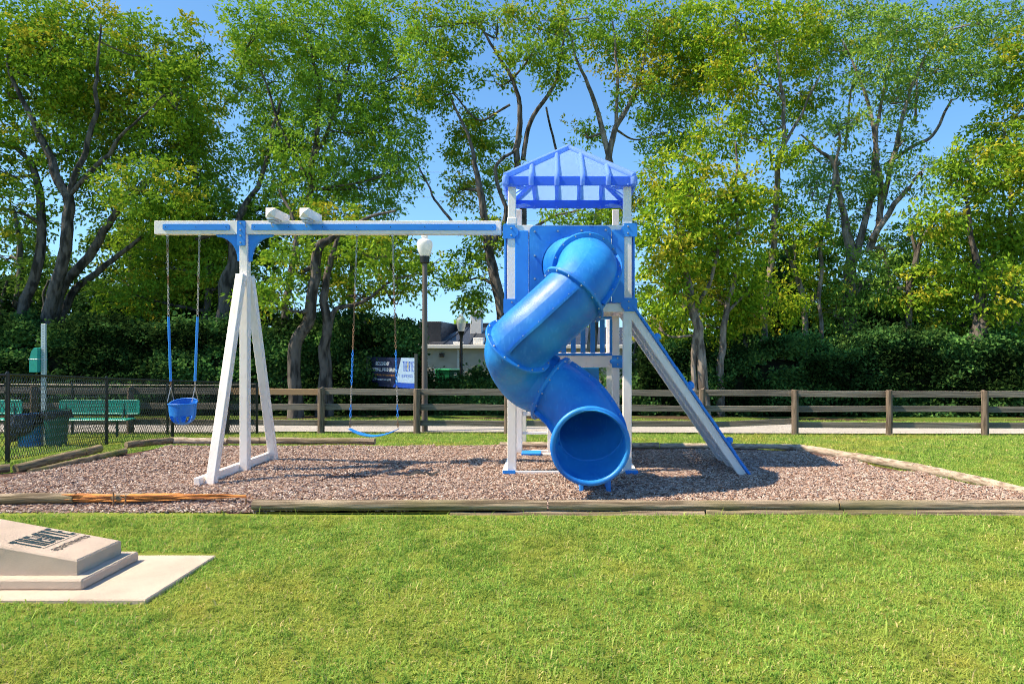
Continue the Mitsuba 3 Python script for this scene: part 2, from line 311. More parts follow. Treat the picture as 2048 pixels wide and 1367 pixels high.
# grass: instanced tiles of blades
def grass_tile(s, per_m2, seed, hmin, hmax, w):
    r = np.random.default_rng(seed); n = int(per_m2 * s * s)
    clump = r.uniform(0, s, (max(int(n / 7), 1), 2)); base = clump[r.integers(len(clump), size=n)] + r.normal(0, 0.012, (n, 2))
    base = base % s
    a = r.uniform(0, 2 * np.pi, n); lean = np.abs(r.normal(0.75, 0.5, n)); h = r.uniform(hmin, hmax, n) * np.where(r.random(n) < 0.035, 2.0, 1)
    wide = r.random(n) < 0.14; lean = np.where(wide, lean + 0.35, lean); h = np.where(wide, h * 1.45, h)
    wd = w * r.uniform(0.6, 1.3, n) * np.where(wide, 1.7, 1); d = np.stack([np.cos(a), np.sin(a)], 1)
    fa = a + np.pi / 2 + r.normal(0, 0.5, n); sd = np.stack([np.cos(fa), np.sin(fa), 0 * a], 1) * wd[:, None] / 2
    b0 = np.c_[base, np.full(n, -0.006)]
    mid = b0 + np.c_[d * (np.sin(lean * 0.6) * h * 0.55)[:, None], np.cos(lean * 0.6) * h * 0.55]
    tip = mid + np.c_[d * (np.sin(np.minimum(lean * 1.6, 1.9)) * h * 0.5)[:, None], np.cos(np.minimum(lean * 1.6, 1.9)) * h * 0.5]
    V = np.stack([b0 - sd, b0 + sd, mid - sd * 0.85, mid + sd * 0.85, tip], 1).reshape(-1, 3)
    f = np.array([[0, 1, 3], [0, 3, 2], [2, 3, 4]]); Fc = (np.arange(n)[:, None, None] * 5 + f).reshape(-1, 3)
    uvs = np.repeat(np.c_[np.clip(r.beta(1.5, 1.7, n), 0, 1), r.random(n)], 5, 0)
    return mikit.ply((V, Fc), 'grass_blade', False, uv=uvs)
SIZES = (1.0, 0.5, 0.25, 0.125)
for q, s in enumerate(SIZES):
    for k in range(2):
        scene[f'grass_near_{q}_{k}'] = {'type': 'shapegroup', 'blades': grass_tile(s, 11500, 100 + 10 * q + k, 0.016, 0.046, 0.0050)}
        scene[f'grass_far_{q}_{k}'] = {'type': 'shapegroup', 'blades': grass_tile(s, 5200, 200 + 10 * q + k, 0.03, 0.06, 0.009)}
SLAB = sbox(-6.5, 4.36, -2.87, 5.27)
KEEP_OFF = [BED_POLY.union(sbox(-3.15, 6.415, 5.8, 6.6)).union(sbox(-9.2, 6.43, -3.15, 6.6)), SLAB, sbox(-70, 16.25, 70, 18.1)]
count = [0]
def lay(x, y, q):
    s = SIZES[q]; sq = sbox(x, y, x + s, y + s); hit = [k for k in KEEP_OFF if k.intersects(sq)]
    if hit:
        if all(k.intersection(sq).area < 0.12 * s * s for k in hit) and q >= 2: pass
        elif q == len(SIZES) - 1: return
        else:
            h = s / 2
            for dx in (0, h):
                for dy in (0, h): lay(x + dx, y + dy, q + 1)
            return
    cx, cy, e = x + s / 2, y + s / 2, s / 2
    X0 = cx * F / max(cy, 0.5) + CX
    if not -140 - 700 * s < X0 < 2190 + 700 * s: return
    gz = lambda a, b: float(ground(a, b))
    sx, sy = (gz(cx + e, cy) - gz(cx - e, cy)) / s, (gz(cx, cy + e) - gz(cx, cy - e)) / s
    count[0] += 1; kind = 'near' if cy < 9 else 'far'
    M = T(np.array([[1, 0, 0, cx], [0, 1, 0, cy], [sx, sy, 1, gz(cx, cy)], [0, 0, 0, 1]])) @ T().rotate([0, 0, 1], 90 * int(rng.integers(4))) @ T().translate([-s / 2, -s / 2, 0])
    scene[f'grass__{count[0]:03d}'] = {'type': 'instance', 'to_world': M, 'g': {'type': 'ref', 'id': f'grass_{kind}_{q}_{int(rng.integers(2))}'}}
for x in range(-16, 17):
    for y in range(2, 16): lay(float(x), float(y) + 0.36 - (0.0), 0)
for x in range(-18, 19): lay(float(x), 18.1, 0)
labels['grass'] = {'label': 'short sunlit lawn grass around the play bed', 'category': 'grass', 'kind': 'stuff'}

# ------------------------------------------------------------------ timbers round the bed
def log_mesh(a, b, r, seed, flat=1.0, n=14):
    a, b = np.asarray(a, float), np.asarray(b, float); k = max(int(np.linalg.norm(b - a) / 0.05), 6)
    t = np.linspace(0, 1, k)[:, None]; p = a * (1 - t) + b * t
    p = p + 0.010 * (np.stack([meshkit.noise(np.c_[t * 5, t * 0, t * 0 + c], seed) for c in range(3)], 1) - 0.5) * [0, 1, 1]
    m = tube(p, r, n); v = m.vertices.copy(); L = np.linalg.norm(b - a)
    off = meshkit.fbm(v * [5, 14, 14], 3, seed)[:, None] - 0.5
    c = a + np.clip(((v - a) @ (b - a)) / L**2, 0, 1)[:, None] * (b - a)
    return trimesh.Trimesh(c + (v - c) * (1 + 0.28 * off), m.faces, process=False)
LR = 0.056
def timber(a, b, m, label, group, r=LR, seed=None):
    return whole('landscape_timber', log_mesh(a, b, r, seed if seed is not None else len(scene)), m, label, 'timber', group, smooth=50)
zf, yf = 0.055, 6.47
gF, gB, gL, gR = 'timbers along the front edge of the bed', 'timbers along the back edge of the bed', 'timbers along the left edge of the bed', 'timbers along the right edge of the bed'
X = lambda px, Y: PX(px, Y)
timber((X(507, yf), yf, zf), (X(1094, yf), yf, zf), 'weathered_log', 'grey round timber on the front edge, directly right of the rotten one', gF)
timber((X(1097, yf), yf, zf), (X(1673, yf), yf, zf), 'weathered_log', 'grey round timber on the front edge before the slide exit', gF)
timber((X(1677, yf), yf, zf), (5.78, yf, zf), 'weathered_log', 'grey round timber running out of the photo at the front right corner', gF)
yl2, zl2 = yf - 0.045, -0.035
timber((X(900, yl2), yl2 + 0.02, zl2 - 0.03), (X(1408, yl2), yl2, zl2 - 0.012), 'weathered_log', 'half buried lower timber below the slide exit, mostly hidden in grass', gF)
timber((X(1412, yl2), yl2, zl2), (X(1684, yl2), yl2, zl2), 'weathered_log', 'short half buried lower timber showing below the front right joint', gF)
timber((X(1688, yl2), yl2, zl2), (5.75, yl2, zl2), 'weathered_log', 'half buried lower timber at the front right end of the bed', gF)
# left edge
a0, a1, a2, a3 = np.array([-8.6, 7.15, 0.07]), np.array([-7.28, 8.25, 0.07]), np.array([-6.95, 9.35, 0.07]), np.array([-6.52, 10.6, 0.06])
timber(a0, a1 + [0, 0.05, 0], 'mossy_log', 'split mossy timber at the left edge of the photo', gL)
timber(P(30, 938, 8.38), P(167, 904, 9.25), 'mossy_log', 'mossy timber below the chain link fence, left of the trash cans shadow', gL, r=0.062)
timber(P(168, 904, 9.26), P(200, 897, 9.5), 'mossy_log', 'short mossy timber stub with sawn end on left edge', gL, r=0.062)
timber(P(60, 946, 8.3), P(250, 902, 9.75), 'mossy_log', 'dark lower timber half sunk in chips below the mossy stub', gL, r=0.05)
timber(P(252, 890, 9.95), P(344, 880, 10.6), 'mossy_log', 'broken dark timber at the back left corner of the bed', gL, r=0.056)
# back edge
timber(P(346, 881, 10.62), P(455, 882.5, 10.62), 'pale_log', 'pale short timber at the left end of the back edge', gB)
timber(P(458, 880.5, 10.6), P(520, 881, 10.6), 'weathered_log', 'shortest grey timber of the back edge behind the swing legs', gB)
timber(P(522, 881, 10.58), P(750, 882.5, 10.5), 'weathered_log', 'grey timber on the back edge behind the belt swing, with free end', gB)
timber(P(1000, 889, 10.34), P(1318, 891, 10.24), 'pale_log', 'pale low timber on the back edge passing behind the tower', gB, r=0.045)
timber(P(1320, 891, 10.24), P(1598, 894, 10.12), 'pale_log', 'pale low timber on the back edge behind the climbing wall foot', gB, r=0.045)
# right edge
rp = [P(1596, 895, 10.12), P(1694, 911, 9.45), P(1830, 935, 8.55), P(1958, 962, 7.75), P(2075, 991, 7.05)]
rl = ['pale timber at the back right corner of the bed', 'second pale timber from the back right corner', 'third pale timber from the back right corner, beside the lawn', 'pale timber running out of the photo on the right edge']
for k in range(4): timber(rp[k] + (rp[k + 1] - rp[k]) * 0.006, rp[k + 1], 'pale_log', rl[k], gR, r=0.062)
timber(rp[4] + [0.02, -0.02, 0], (5.72, 6.6, 0.05), 'pale_log', 'short pale timber closing the bed at its front right corner', gR)
# rotten log
rt = thing('rotten_timber', 'rotten split timber with orange raw wood and rusty pins', 'timber', None)
yr0 = 6.74
put('weathered_part', cat([log_mesh((X(-260, yr0), yr0, 0.05), (X(150, yr0), yr0, 0.062), 0.056, 5), log_mesh((X(120, yr0 + .05), yr0 + 0.05, 0.062), (X(330, yr0 + .05), yr0 + 0.05, 0.07), 0.035, 8), log_mesh((X(225, yr0), yr0 + 0.01, 0.065), (X(258, yr0), yr0 + 0.01, 0.066), 0.046, 9)]), 'weathered_log', rt, 50)
core = log_mesh((X(128, yr0 + .012), yr0 + 0.012, 0.057), (X(492, yr0 + .012), yr0 + 0.012, 0.082), 0.044, 15, n=16)
cv = core.vertices.copy(); tpar = np.clip((cv[:, 0] - cv[:, 0].min()) / np.ptp(cv[:, 0]), 0, 1)
ctr = np.stack([cv[:, 0], np.full(len(cv), yr0 + 0.012), 0.057 + 0.025 * tpar], 1)
cv = ctr + (cv - ctr) * (np.interp(tpar, [0, 0.5, 1], [1.0, 0.8, 0.28]) * (1 + 0.9 * (meshkit.fbm(cv * [9, 60, 60], 3, 3) - 0.5)))[:, None]
put('raw_wood', trimesh.Trimesh(cv, core.faces, process=False), 'raw_wood', rt, False, label='orange rotten heartwood')
r5 = np.random.default_rng(5); sh = []
for k in range(26):
    c = r5.uniform(105, 440); L = r5.uniform(40, 130); c1 = min(c + L, 507); thick = np.interp(c, [105, 250, 505], [1.0, 0.9, 0.4])
    z = 0.058 + r5.uniform(-0.035, 0.045) * thick + np.interp(c, [100, 505], [0, 0.028]); y = yr0 - r5.uniform(0.0, 0.04) * thick; z1 = z + r5.uniform(-0.008, 0.012)
    sh.append(tube(np.array([(X(c, y), y, z), (X((c + c1) / 2, y), y - 0.006, (z + z1) / 2 + r5.uniform(-.006, .006)), (X(c1, y), y, z1)]), np.array([0.004, r5.uniform(0.008, 0.018) * thick, 0.002]), 5))
put('splinters', cat(sh), 'raw_wood', rt, False, kind='stuff')
for px, top, bot, yy in ((227, 984, 1010, 6.69), (251, 990, 1011, 6.67), (492, 996, 1015, 6.66)):
    put('pin', tube([(X(px, yy), yy, PZ(top, yy)), (X(px, yy), yy, -0.08)], 0.009, 8), 'rusty_steel', rt)

# scraps on the chips
for px, py, s, lb in ((866, 950, 0.1, 'curled black scrap under the beam end, rightmost of two'), (830, 951, 0.14, 'flat black scrap lying in the hollow under the belt swing'), (960, 924, 0.15, 'thin black strip of fabric left of the tower base')):
    Yk = H * F / (py - CY); c = P(px, py, Yk)
    t = np.linspace(-1, 1, 9); w = np.linspace(-1, 1, 4); TT, WW = np.meshgrid(t, w, indexing='ij')
    Z = 0.03 + 0.018 * np.sin(TT * 3.1 + px) + 0.012 * WW * np.cos(TT * 2)
    gm = grid_mesh(np.stack([c[0] + TT * s, c[1] + WW * 0.035 + 0.01 * np.sin(TT * 4), c[2] + Z], -1))
    lo = gm.copy(); lo.vertices = lo.vertices - [0, 0, 0.004]
    whole('fabric_scrap', cat([gm, lo]), 'scrap_black', lb, 'scrap', 'black scraps on the wood chips')

# ------------------------------------------------------------------ playset: swing beam and legs
ps = thing('playset', 'blue and white playset with tower, twisting tube slide and swing beam', 'playset')
YB = 8.38; S = F / YB
XPOST = -4.20
zb0, zb1 = PZ(468.5, YB), PZ(442, YB)
bm = put('swing_beam', box(PX(308, YB), -0.72, YB, YB + 0.11, zb0, zb1, 0.005), 'white_vinyl', ps)
for a, b in ((327, 460), (504, 992)):
    st = put('trim_strip', prism_xz(rbox2(PX(a, YB), PX(b, YB), PZ(461, YB), PZ(449, YB), 0.018), YB - 0.022, YB - 0.001), 'blue_board', bm, 30)
    put('screw', cat([bolt((PX(a + 6 + (b - a - 12) * t, YB), YB - 0.021, PZ(455, YB)), r=0.007, h=0.005) for t in np.linspace(0, 1, 3 if b < 470 else 8)]), 'steel', st, kind='stuff') if False else [put('screw', bolt((PX(a + 6 + (b - a - 12) * t, YB), YB - 0.021, PZ(455, YB)), r=0.007, h=0.005), 'black_metal', bm) for t in np.linspace(0, 1, 3 if b < 470 else 8)]
pl = put('strap_plate', prism_xz(rbox2(PX(476, YB), PX(491.5, YB), PZ(492, YB), PZ(442.5, YB), 0.012), YB - 0.026, YB - 0.002), 'blue_board', ps, 30)
for py in (447.5, 461, 472, 486): put('bolt', bolt((PX(483, YB), YB - 0.025, PZ(py, YB)), r=0.014, h=0.016), 'steel', pl)
put('swing_post', box(XPOST - 0.053, XPOST + 0.053, YB, YB + 0.107, -0.06, zb0 - 0.001, 0.006), 'white_vinyl', ps)
put('leg', beam((XPOST - 0.01, 7.60, -0.05), (XPOST, 8.325, 2.66), 0.107, 0.10, 0.006), 'white_vinyl', ps)
put('leg', beam((XPOST, 9.30, -0.05), (XPOST, 8.545, 2.66), 0.107, 0.10, 0.006), 'white_vinyl', ps)
for y in (1, 2):
    pass
put('ground_rail', beam((XPOST - 0.125, 7.50, 0.055), (XPOST - 0.06, 9.28, 0.055), 0.07, 0.115, 0.005), 'white_vinyl', ps)
def gusset(sign):
    L, Hh = 0.335, 0.37
    t = np.linspace(0, np.pi / 2, 14)
    arc = [(L - 0.02 - (L - 0.06) * np.sin(a) * 1.0, -0.03 - (Hh - 0.06) * (1 - np.cos(a))) for a in t]
    poly = [(0, 0), (L, 0), (L - 0.02, -0.025)] + arc + [(0.05, -Hh + 0.02), (0, -Hh)]
    return Polygon([(sign * (0.054 + x), z) for x, z in poly]).buffer(0)
for s in (-1, 1):
    gm = prism_xz(gusset(s), YB + 0.03, YB + 0.07); gm.apply_translation([XPOST, 0, zb0 - 0.002]); put('corner_brace', gm, 'blue_board', ps, 30)
for px in (540, 608):                                 # cross blocks on the beam with swing hangers
    xk = PX(px, 8.15); k = put('hanger_block', box(xk - 0.06, xk + 0.06, 8.18, 8.62, zb1 + 0.002, zb1 + 0.125, 0.004), 'white_vinyl', ps)
    zc = zb1 + 0.0635
    put('end_cap', hull([(xk + sx * 0.064, 8.185, zc + sz * 0.064) for sx in (-1, 1) for sz in (-1, 1)] + [(xk + sx * 0.064, 8.165, zc + sz * 0.064) for sx in (-1, 1) for sz in (-1, 1)] + [(xk, 8.12, zc)]), 'white_vinyl', k, False)
    put('hanger_plate', cat([box(xk - 0.045, xk + 0.045, 8.15, YB - 0.03, zb1 - 0.026, zb1 - 0.002, 0.003), box(xk - 0.035, xk + 0.035, 8.17, YB - 0.04, zb1 - 0.055, zb1 - 0.03, 0.003)]), 'galvanised', k)
    put('hook', tube([(xk - 0.01, 8.22, zb1 - 0.05), (xk - 0.01, 8.22, zb1 - 0.09), (xk + 0.004, 8.22, zb1 - 0.115), (xk + 0.018, 8.22, zb1 - 0.10)], 0.006, 6), 'chain_steel', k)

# ------------------------------------------------------------------ playset: tower
Y0, Y1, S0 = 8.16, 9.70, F / 8.16
XL0, XL1, XR0, XR1 = -0.612, -0.500, 0.912, 1.024
tz = lambda py: PZ(py, Y0); tx = lambda px: PX(px, Y0)
zr = 3.83
for a, b in ((XL0, XL1), (XR0, XR1)):
    for y in (Y0, Y1):
        pst = put('tower_post', box(a, b, y, y + 0.112, -0.05, tz(449), 0.006), 'white_vinyl', ps)
        put('upper_post', box(a + 0.005, b - 0.005, y + 0.005, y + 0.107, tz(449) + 0.001, zr, 0.006), 'white_vinyl', ps)
        put('post_collar', box(a - 0.006, b + 0.006, y - 0.006, y + 0.118, tz(449) + 0.002, tz(435), 0.008), 'white_vinyl', pst)
# rails and deck
put('top_rail', box(XL1 + 0.002, XR0 - 0.002, Y0 + 0.02, Y0 + 0.09, tz(476), tz(450), 0.004), 'white_vinyl', ps)
put('deck_beam', box(XL1 + 0.002, XR0 - 0.002, Y0 + 0.015, Y0 + 0.095, tz(624), tz(607), 0.004), 'white_vinyl', ps)
put('deck_beam', box(XL1 + 0.002, XR0 - 0.002, Y1 + 0.015, Y1 + 0.095, tz(624), tz(607), 0.004), 'white_vinyl', ps)
for x in (XL0 + 0.012, XR0 + 0.012):
    put('side_beam', box(x, x + 0.085, Y0 + 0.114, Y1 - 0.002, tz(624), tz(607), 0.004), 'white_vinyl', ps)
    put('side_rail', box(x, x + 0.085, Y0 + 0.114, Y1 - 0.002, tz(476), tz(450), 0.004), 'white_vinyl', ps)
for k in range(9):
    y = Y0 + 0.13 + k * 0.157
    put('deck_board', box(XL1 + 0.002, XR0 - 0.002, y, y + 0.145, tz(606.5), tz(601), 0.004), 'white_vinyl', ps)
for j in (0.3, 1.0): put('joist', box(XL1 + 0.01, XR0 - 0.01, Y0 + 0.15 + j, Y0 + 0.19 + j, tz(620), tz(607) - 0.002, 0.003), 'white_vinyl', ps)
# front blue boards and slide panel
put('front_board', box(tx(1030), tx(1056.5), Y0 - 0.012, Y0 + 0.018, tz(612), tz(461.5), 0.005), 'blue_board', ps)
put('front_board', box(tx(1224), tx(1248.5), Y0 - 0.012, Y0 + 0.018, tz(606), tz(460), 0.005), 'blue_board', ps)
put('back_panel', box(tx(1056.8), tx(1223.7), Y0 + 0.03, Y0 + 0.05, tz(606), tz(476.2), 0.004), 'blue_board', ps)
pnl_poly = rbox2(tx(1059), tx(1222), tz(606), tz(453), 0.075, 8).difference(Point(PX(1140, Y0), PZ(532, Y0)).buffer(0.37, quad_segs=12))
pn = prism_xz(pnl_poly, Y0 - 0.035, Y0 - 0.0)
pn = pn.subdivide_to_size(0.12); vv = pn.vertices.copy(); vv[:, 1] += 0.010 * np.sin(vv[:, 0] * 11) * np.cos(vv[:, 2] * 6.0 + 1); pn = trimesh.Trimesh(vv, pn.faces, process=False)
panel = put('slide_panel', pn, 'slide_plastic', ps, 35)
for px, py in ((1070, 465), (1116, 464), (1163, 463), (1211, 462), (1070, 513), (1070, 559), (1071, 596)):
    put('bolt', bolt((tx(px), Y0 - 0.04, tz(py)), r=0.016, h=0.022), 'steel', panel)
# corner plates (front), with a notch towards the beam
def plate(x0, x1, z0, z1, y, bx, side):
    g = rbox2(x0, x1, z0, z1, 0.006)
    xe = x1 if side > 0 else x0
    g = g.union(Polygon([(xe, z0 + 0.03), (xe + side * 0.032, z0 + 0.055), (xe + side * 0.04, (z0 + z1) / 2), (xe + side * 0.032, z1 - 0.055), (xe, z1 - 0.03)]).buffer(0.004))
    k = put('corner_plate', prism_xz(g, y - 0.02, y - 0.001), 'blue_board', ps, 30)
    for z in (z0 + 0.045, z1 - 0.045): put('bolt', bolt((bx, y - 0.02, z), r=0.014, h=0.014), 'steel', k)
plate(tx(1006), tx(1030), tz(478), tz(450.5), Y0, tx(1023), 1)
plate(tx(1248.5), tx(1274), tz(474), tz(447), Y0, tx(1255.5), -1)
plate(tx(1248.5), tx(1274), tz(623), tz(596), Y0, tx(1257), -1)
plate(tx(1007), tx(1031), tz(626), tz(598), Y0, tx(1024), 1)
# side panels outside the posts: vertical boards left and right
for side, xa in ((-1, XL0 - 0.045), (1, XR1 + 0.02)):
    for k in range(9):
        y = Y0 + 0.01 + k * 0.182
        put('side_board', box(xa, xa + 0.022, y, y + 0.172, tz(600 if side > 0 else 640), tz(474 if side > 0 else 462), 0.004), 'blue_board', ps)
    put('side_cap', box(xa - 0.004, xa + 0.055 if side < 0 else xa + 0.03, Y0 + 0.004, Y1 + 0.1, tz(474 if side > 0 else 461.5) + 0.002, tz(448), 0.004), 'blue_board', ps)
    if side > 0: put('side_cap', box(XR1 + 0.003, xa + 0.03, Y0 + 0.004, Y1 + 0.1, tz(623), tz(600.5), 0.004), 'blue_board', ps)
# feet
put('base_rail', box(XL1 - 0.02, XR0 + 0.0, Y0 - 0.03, Y0 - 0.004, -0.02, 0.068, 0.004), 'white_vinyl', ps)
for x in (XL0 - 0.07, XR1 + 0.005): put('skid', box(x, x + 0.065, Y0 - 0.02, Y1 + 0.13, -0.02, 0.07, 0.004), 'white_vinyl', ps)
for x0, x1, px in ((tx(1006), tx(1031), 1024), (tx(1250), tx(1275.5), 1258)):
    k = put('foot_plate', prism_xz(rbox2(x0, x1, -0.005, 0.078, 0.01), Y0 - 0.052, Y0 - 0.032), 'blue_board', ps, 30)
    put('bolt', bolt((tx(px), Y0 - 0.052, 0.022), r=0.013, h=0.012), 'steel', k)
# lower rear platform
YR = Y1; rz = lambda py: PZ(py, YR); rx = lambda px: PX(px, YR)
put('rear_beam', box(XL1 + 0.002, XR0 - 0.002, YR + 0.02, YR + 0.09, rz(735), rz(712), 0.004), 'white_vinyl', ps)
kk = put('corner_plate', prism_xz(rbox2(rx(1224), rx(1245), rz(735.5), rz(711), 0.006).union(Point(rx(1224), rz(723)).buffer(0.035)), YR - 0.022, YR - 0.002), 'blue_board', ps, 30)
for py in (716, 729): put('bolt', bolt((rx(1235), YR - 0.022, rz(py)), r=0.013, h=0.014), 'steel', kk)
put('baluster_rail', box(XL1 + 0.002, XR0 - 0.002, YR + 0.005, YR + 0.045, rz(711.5), rz(706), 0.003), 'blue_board', ps)
put('baluster_rail', box(XL1 + 0.002, XR0 - 0.002, YR + 0.005, YR + 0.045, rz(638.5), rz(633.5), 0.003), 'blue_board', ps)
for px in np.arange(1045, 1226, 19.4):
    put('baluster', box(rx(px), rx(px + 9.6), YR + 0.012, YR + 0.036, rz(705.8), rz(638.8), 0.003), 'blue_board', ps)
YQ = 10.95
for x in (XL0 + 0.02, XR0 + 0.02):
    put('rear_post', box(x, x + 0.1, YQ, YQ + 0.1, -0.08, 2.3, 0.005), 'white_vinyl', ps)
    put('rear_side_beam', box(x + 0.01, x + 0.09, YR + 0.114, YQ - 0.002, rz(735), rz(712), 0.004), 'white_vinyl', ps)
put('rear_beam', box(XL1 + 0.002, XR0 + 0.018, YQ + 0.01, YQ + 0.08, rz(735), rz(712), 0.004), 'white_vinyl', ps)
put('rear_rail', box(XL1 + 0.002, XR0 + 0.018, YQ + 0.01, YQ + 0.06, 2.18, 2.24, 0.004), 'white_vinyl', ps)
for k in range(8):
    y = YR + 0.12 + k * 0.152; put('rear_deck_board', box(XL1 + 0.0, XR0 + 0.0, y, y + 0.14, rz(711.5) + 0.002, rz(711.5) + 0.03, 0.004), 'white_vinyl', ps)
put('rear_panel', box(XL1 + 0.25, XR0 - 0.12, YQ - 0.03, YQ - 0.005, 0.55, rz(737), 0.004), 'blue_board', ps)
put('rear_mid_post', box(-0.10, -0.02, YR + 0.01, YR + 0.09, -0.05, rz(737), 0.005), 'white_vinyl', ps)
for a, b in ((832, 824), (869, 864), (908, 901)): put('step_rail', box(XL1 + 0.002, -0.102, YR + 0.02, YR + 0.07, rz(a), rz(b), 0.004), 'white_vinyl', ps)
put('step_rail', box(XL1 + 0.002, XR0 - 0.002, YR - 0.16, YR - 0.1, -0.03, 0.04, 0.004), 'white_vinyl', ps)
put('step_board', box(XL1 + 0.002, -0.2, YR - 0.3, YR - 0.05, 0.042, 0.07, 0.004), 'blue_board', ps)

# ------------------------------------------------------------------ playset: roof (moulded translucent pyramid)
rf = None
RX0, RX1, RY0, RY1 = PX(1011, 8.08), PX(1268, 8.08), 8.09, 9.46
ze0, ze1 = PZ(371, 8.08), PZ(353, 8.08); ap = np.array([(RX0 + RX1) / 2, (RY0 + RY1) / 2, PZ(297, 8.80)])
cs = [np.array([RX0, RY0, ze1]), np.array([RX1, RY0, ze1]), np.array([RX1, RY1, ze1]), np.array([RX0, RY1, ze1])]
V = np.array(cs + [ap])
inner = V.copy()
rf = put('roof', trimesh.Trimesh(V, [[0, 1, 4], [1, 2, 4], [2, 3, 4], [3, 0, 4]], process=False), 'roof_panel', ps, False)
def roll(a, b, r, n=10): return tube(np.linspace(a, b, 10), r, n)
for c in cs: put('hip_roll', roll(c + [0, 0, 0.005], ap, np.linspace(0.05, 0.045, 10)), 'roof_rib', rf, 50)
put('apex_cap', trimesh.creation.icosphere(2, 0.052).apply_translation(ap), 'roof_rib', rf, True)
for k in range(4):
    a, b = cs[k], cs[(k + 1) % 4]
    d = (b - a) / np.linalg.norm(b - a); outn = np.cross(d, [0, 0, 1.0])
    put('eave_band', beam(a + [0, 0, -(ze1 - ze0) / 2] + d * 0.0, b + [0, 0, -(ze1 - ze0) / 2], 0.03, ze1 - ze0, 0.004), 'roof_band', rf, 30)
    for t in (0.2, 0.4, 0.6, 0.8):
        p0 = a + (b - a) * t; s = min(t, 1 - t) / 0.5
        mid = (a + b) / 2; p1 = p0 + (ap - mid) * s * 0.97
        pts = catmull([p0 + [0, 0, -(ze1 - ze0)] + outn * 0.012, p0 + outn * 0.02 + [0, 0, 0.01], p0 + (p1 - p0) * 0.5 + [0, 0, 0.012], p1], 5)
        put('roof_rib', tube(pts, 0.033, 10), 'roof_rib', rf, 50)
for k in range(4):
    c = cs[k]; put('corner_boss', box(c[0] - 0.045, c[0] + 0.045, c[1] - 0.045, c[1] + 0.045, ze0 - 0.015, ze1 + 0.02, 0.03), 'roof_rib', rf, 50)
    q = (ap - c) * [1, 1, 0]; q /= np.linalg.norm(q)
    put('inner_flange', beam(c + [0, 0, ze0 - ze1 + 0.01] + q * 0.04, c + [0, 0, ze0 - ze1 + 0.012] + q * 0.3, 0.14, 0.02), 'roof_rib', rf)

# ------------------------------------------------------------------ playset: tube slide
cp = [(1140, 532, 8.20), (1152, 531, 7.98), (1171, 534, 7.74), (1173, 552, 7.44), (1147, 590, 7.24), (1092, 642, 7.20), (1037, 692, 7.28), (1036, 722, 7.50), (1060, 757, 7.66), (1102, 777, 7.62), (1150, 814, 7.50), (1180, 862, 7.26), (1181, 892, 6.96)]
PER = 10
cl = catmull([P(*c) for c in cp], PER)
tn = np.gradient(cl, axis=0); tn /= np.linalg.norm(tn, axis=1, keepdims=True)
for _ in range(3): tn[1:-1] = (tn[:-2] + tn[1:-1] * 2 + tn[2:]) / 4
tn[-1] = tn[-2] = np.array([0.05, -0.99, -0.06]); tn[0] = (0, -1, 0); tn /= np.linalg.norm(tn, axis=1, keepdims=True)
U, W = [], []
uu = np.array([0, 0, 1.0])
for t in tn:
    uu = uu - t * (uu @ t); uu /= np.linalg.norm(uu); U.append(uu); W.append(np.cross(t, uu))
U, W = np.array(U), np.array(W); R0 = 0.372; NA = 48
def ring_pts(i, r, a): return cl[i] + r * (np.cos(a)[:, None] * U[i] + np.sin(a)[:, None] * W[i])
ang = np.linspace(0, 2 * np.pi, NA + 1)
def section(i0, i1, r=R0): return grid_mesh(np.stack([ring_pts(i, r if np.isscalar(r) else r[i - i0], ang) for i in range(i0, i1 + 1)]))
sl = key_of('slide', ps)
joints = [2 * PER, 4 * PER, 6 * PER, 9 * PER]
edges = [0] + joints + [len(cl) - 1]
rr_exit = R0 + 0.058 * np.clip((np.arange(len(cl) - 9 * PER) - 18) / 12.0, 0, 1)**2
for k in range(5):
    i0, i1 = edges[k], edges[k + 1]
    put('tube_section', section(i0, i1, R0 if k < 4 else np.r_[rr_exit][: i1 - i0 + 1]), 'slide_plastic', sl, True)
def ring_solid(i, ri, ro, th):
    prof = [(-th, ri), (-th, ro - 0.006), (-th + 0.006, ro), (th - 0.006, ro), (th, ro - 0.006), (th, ri)]
    g = np.stack([cl[i] + tn[i] * s + r * (np.cos(ang)[:, None] * U[i] + np.sin(ang)[:, None] * W[i]) for s, r in prof])
    return grid_mesh(g)
for i in joints:
    fl = put('flange', ring_solid(i, R0 - 0.004, R0 + 0.060, 0.019), 'slide_plastic', sl, 40)
    for a in np.arange(0, 2 * np.pi, np.pi / 7):
        for s in (1, -1):
            p = cl[i] + tn[i] * s * 0.018 + (R0 + 0.035) * (np.cos(a) * U[i] + np.sin(a) * W[i])
            put('bolt', bolt(p, tn[i] * s, 0.011, 0.014), 'steel', sl)
# lip of the exit
last = len(cl) - 1
lip = tube(cl[last] + (R0 + 0.052) * (np.cos(ang[:-1])[:, None] * U[last] + np.sin(ang[:-1])[:, None] * W[last]), 0.032, 10, closed=True)
put('exit_lip', lip, 'slide_plastic', sl, True)
inn = 9 * PER + 22
put('inner_ring', tube(cl[inn] + (R0 + 0.002) * (np.cos(ang[:-1])[:, None] * U[inn] + np.sin(ang[:-1])[:, None] * W[inn]), 0.008, 6, closed=True), 'slide_plastic', sl, True)
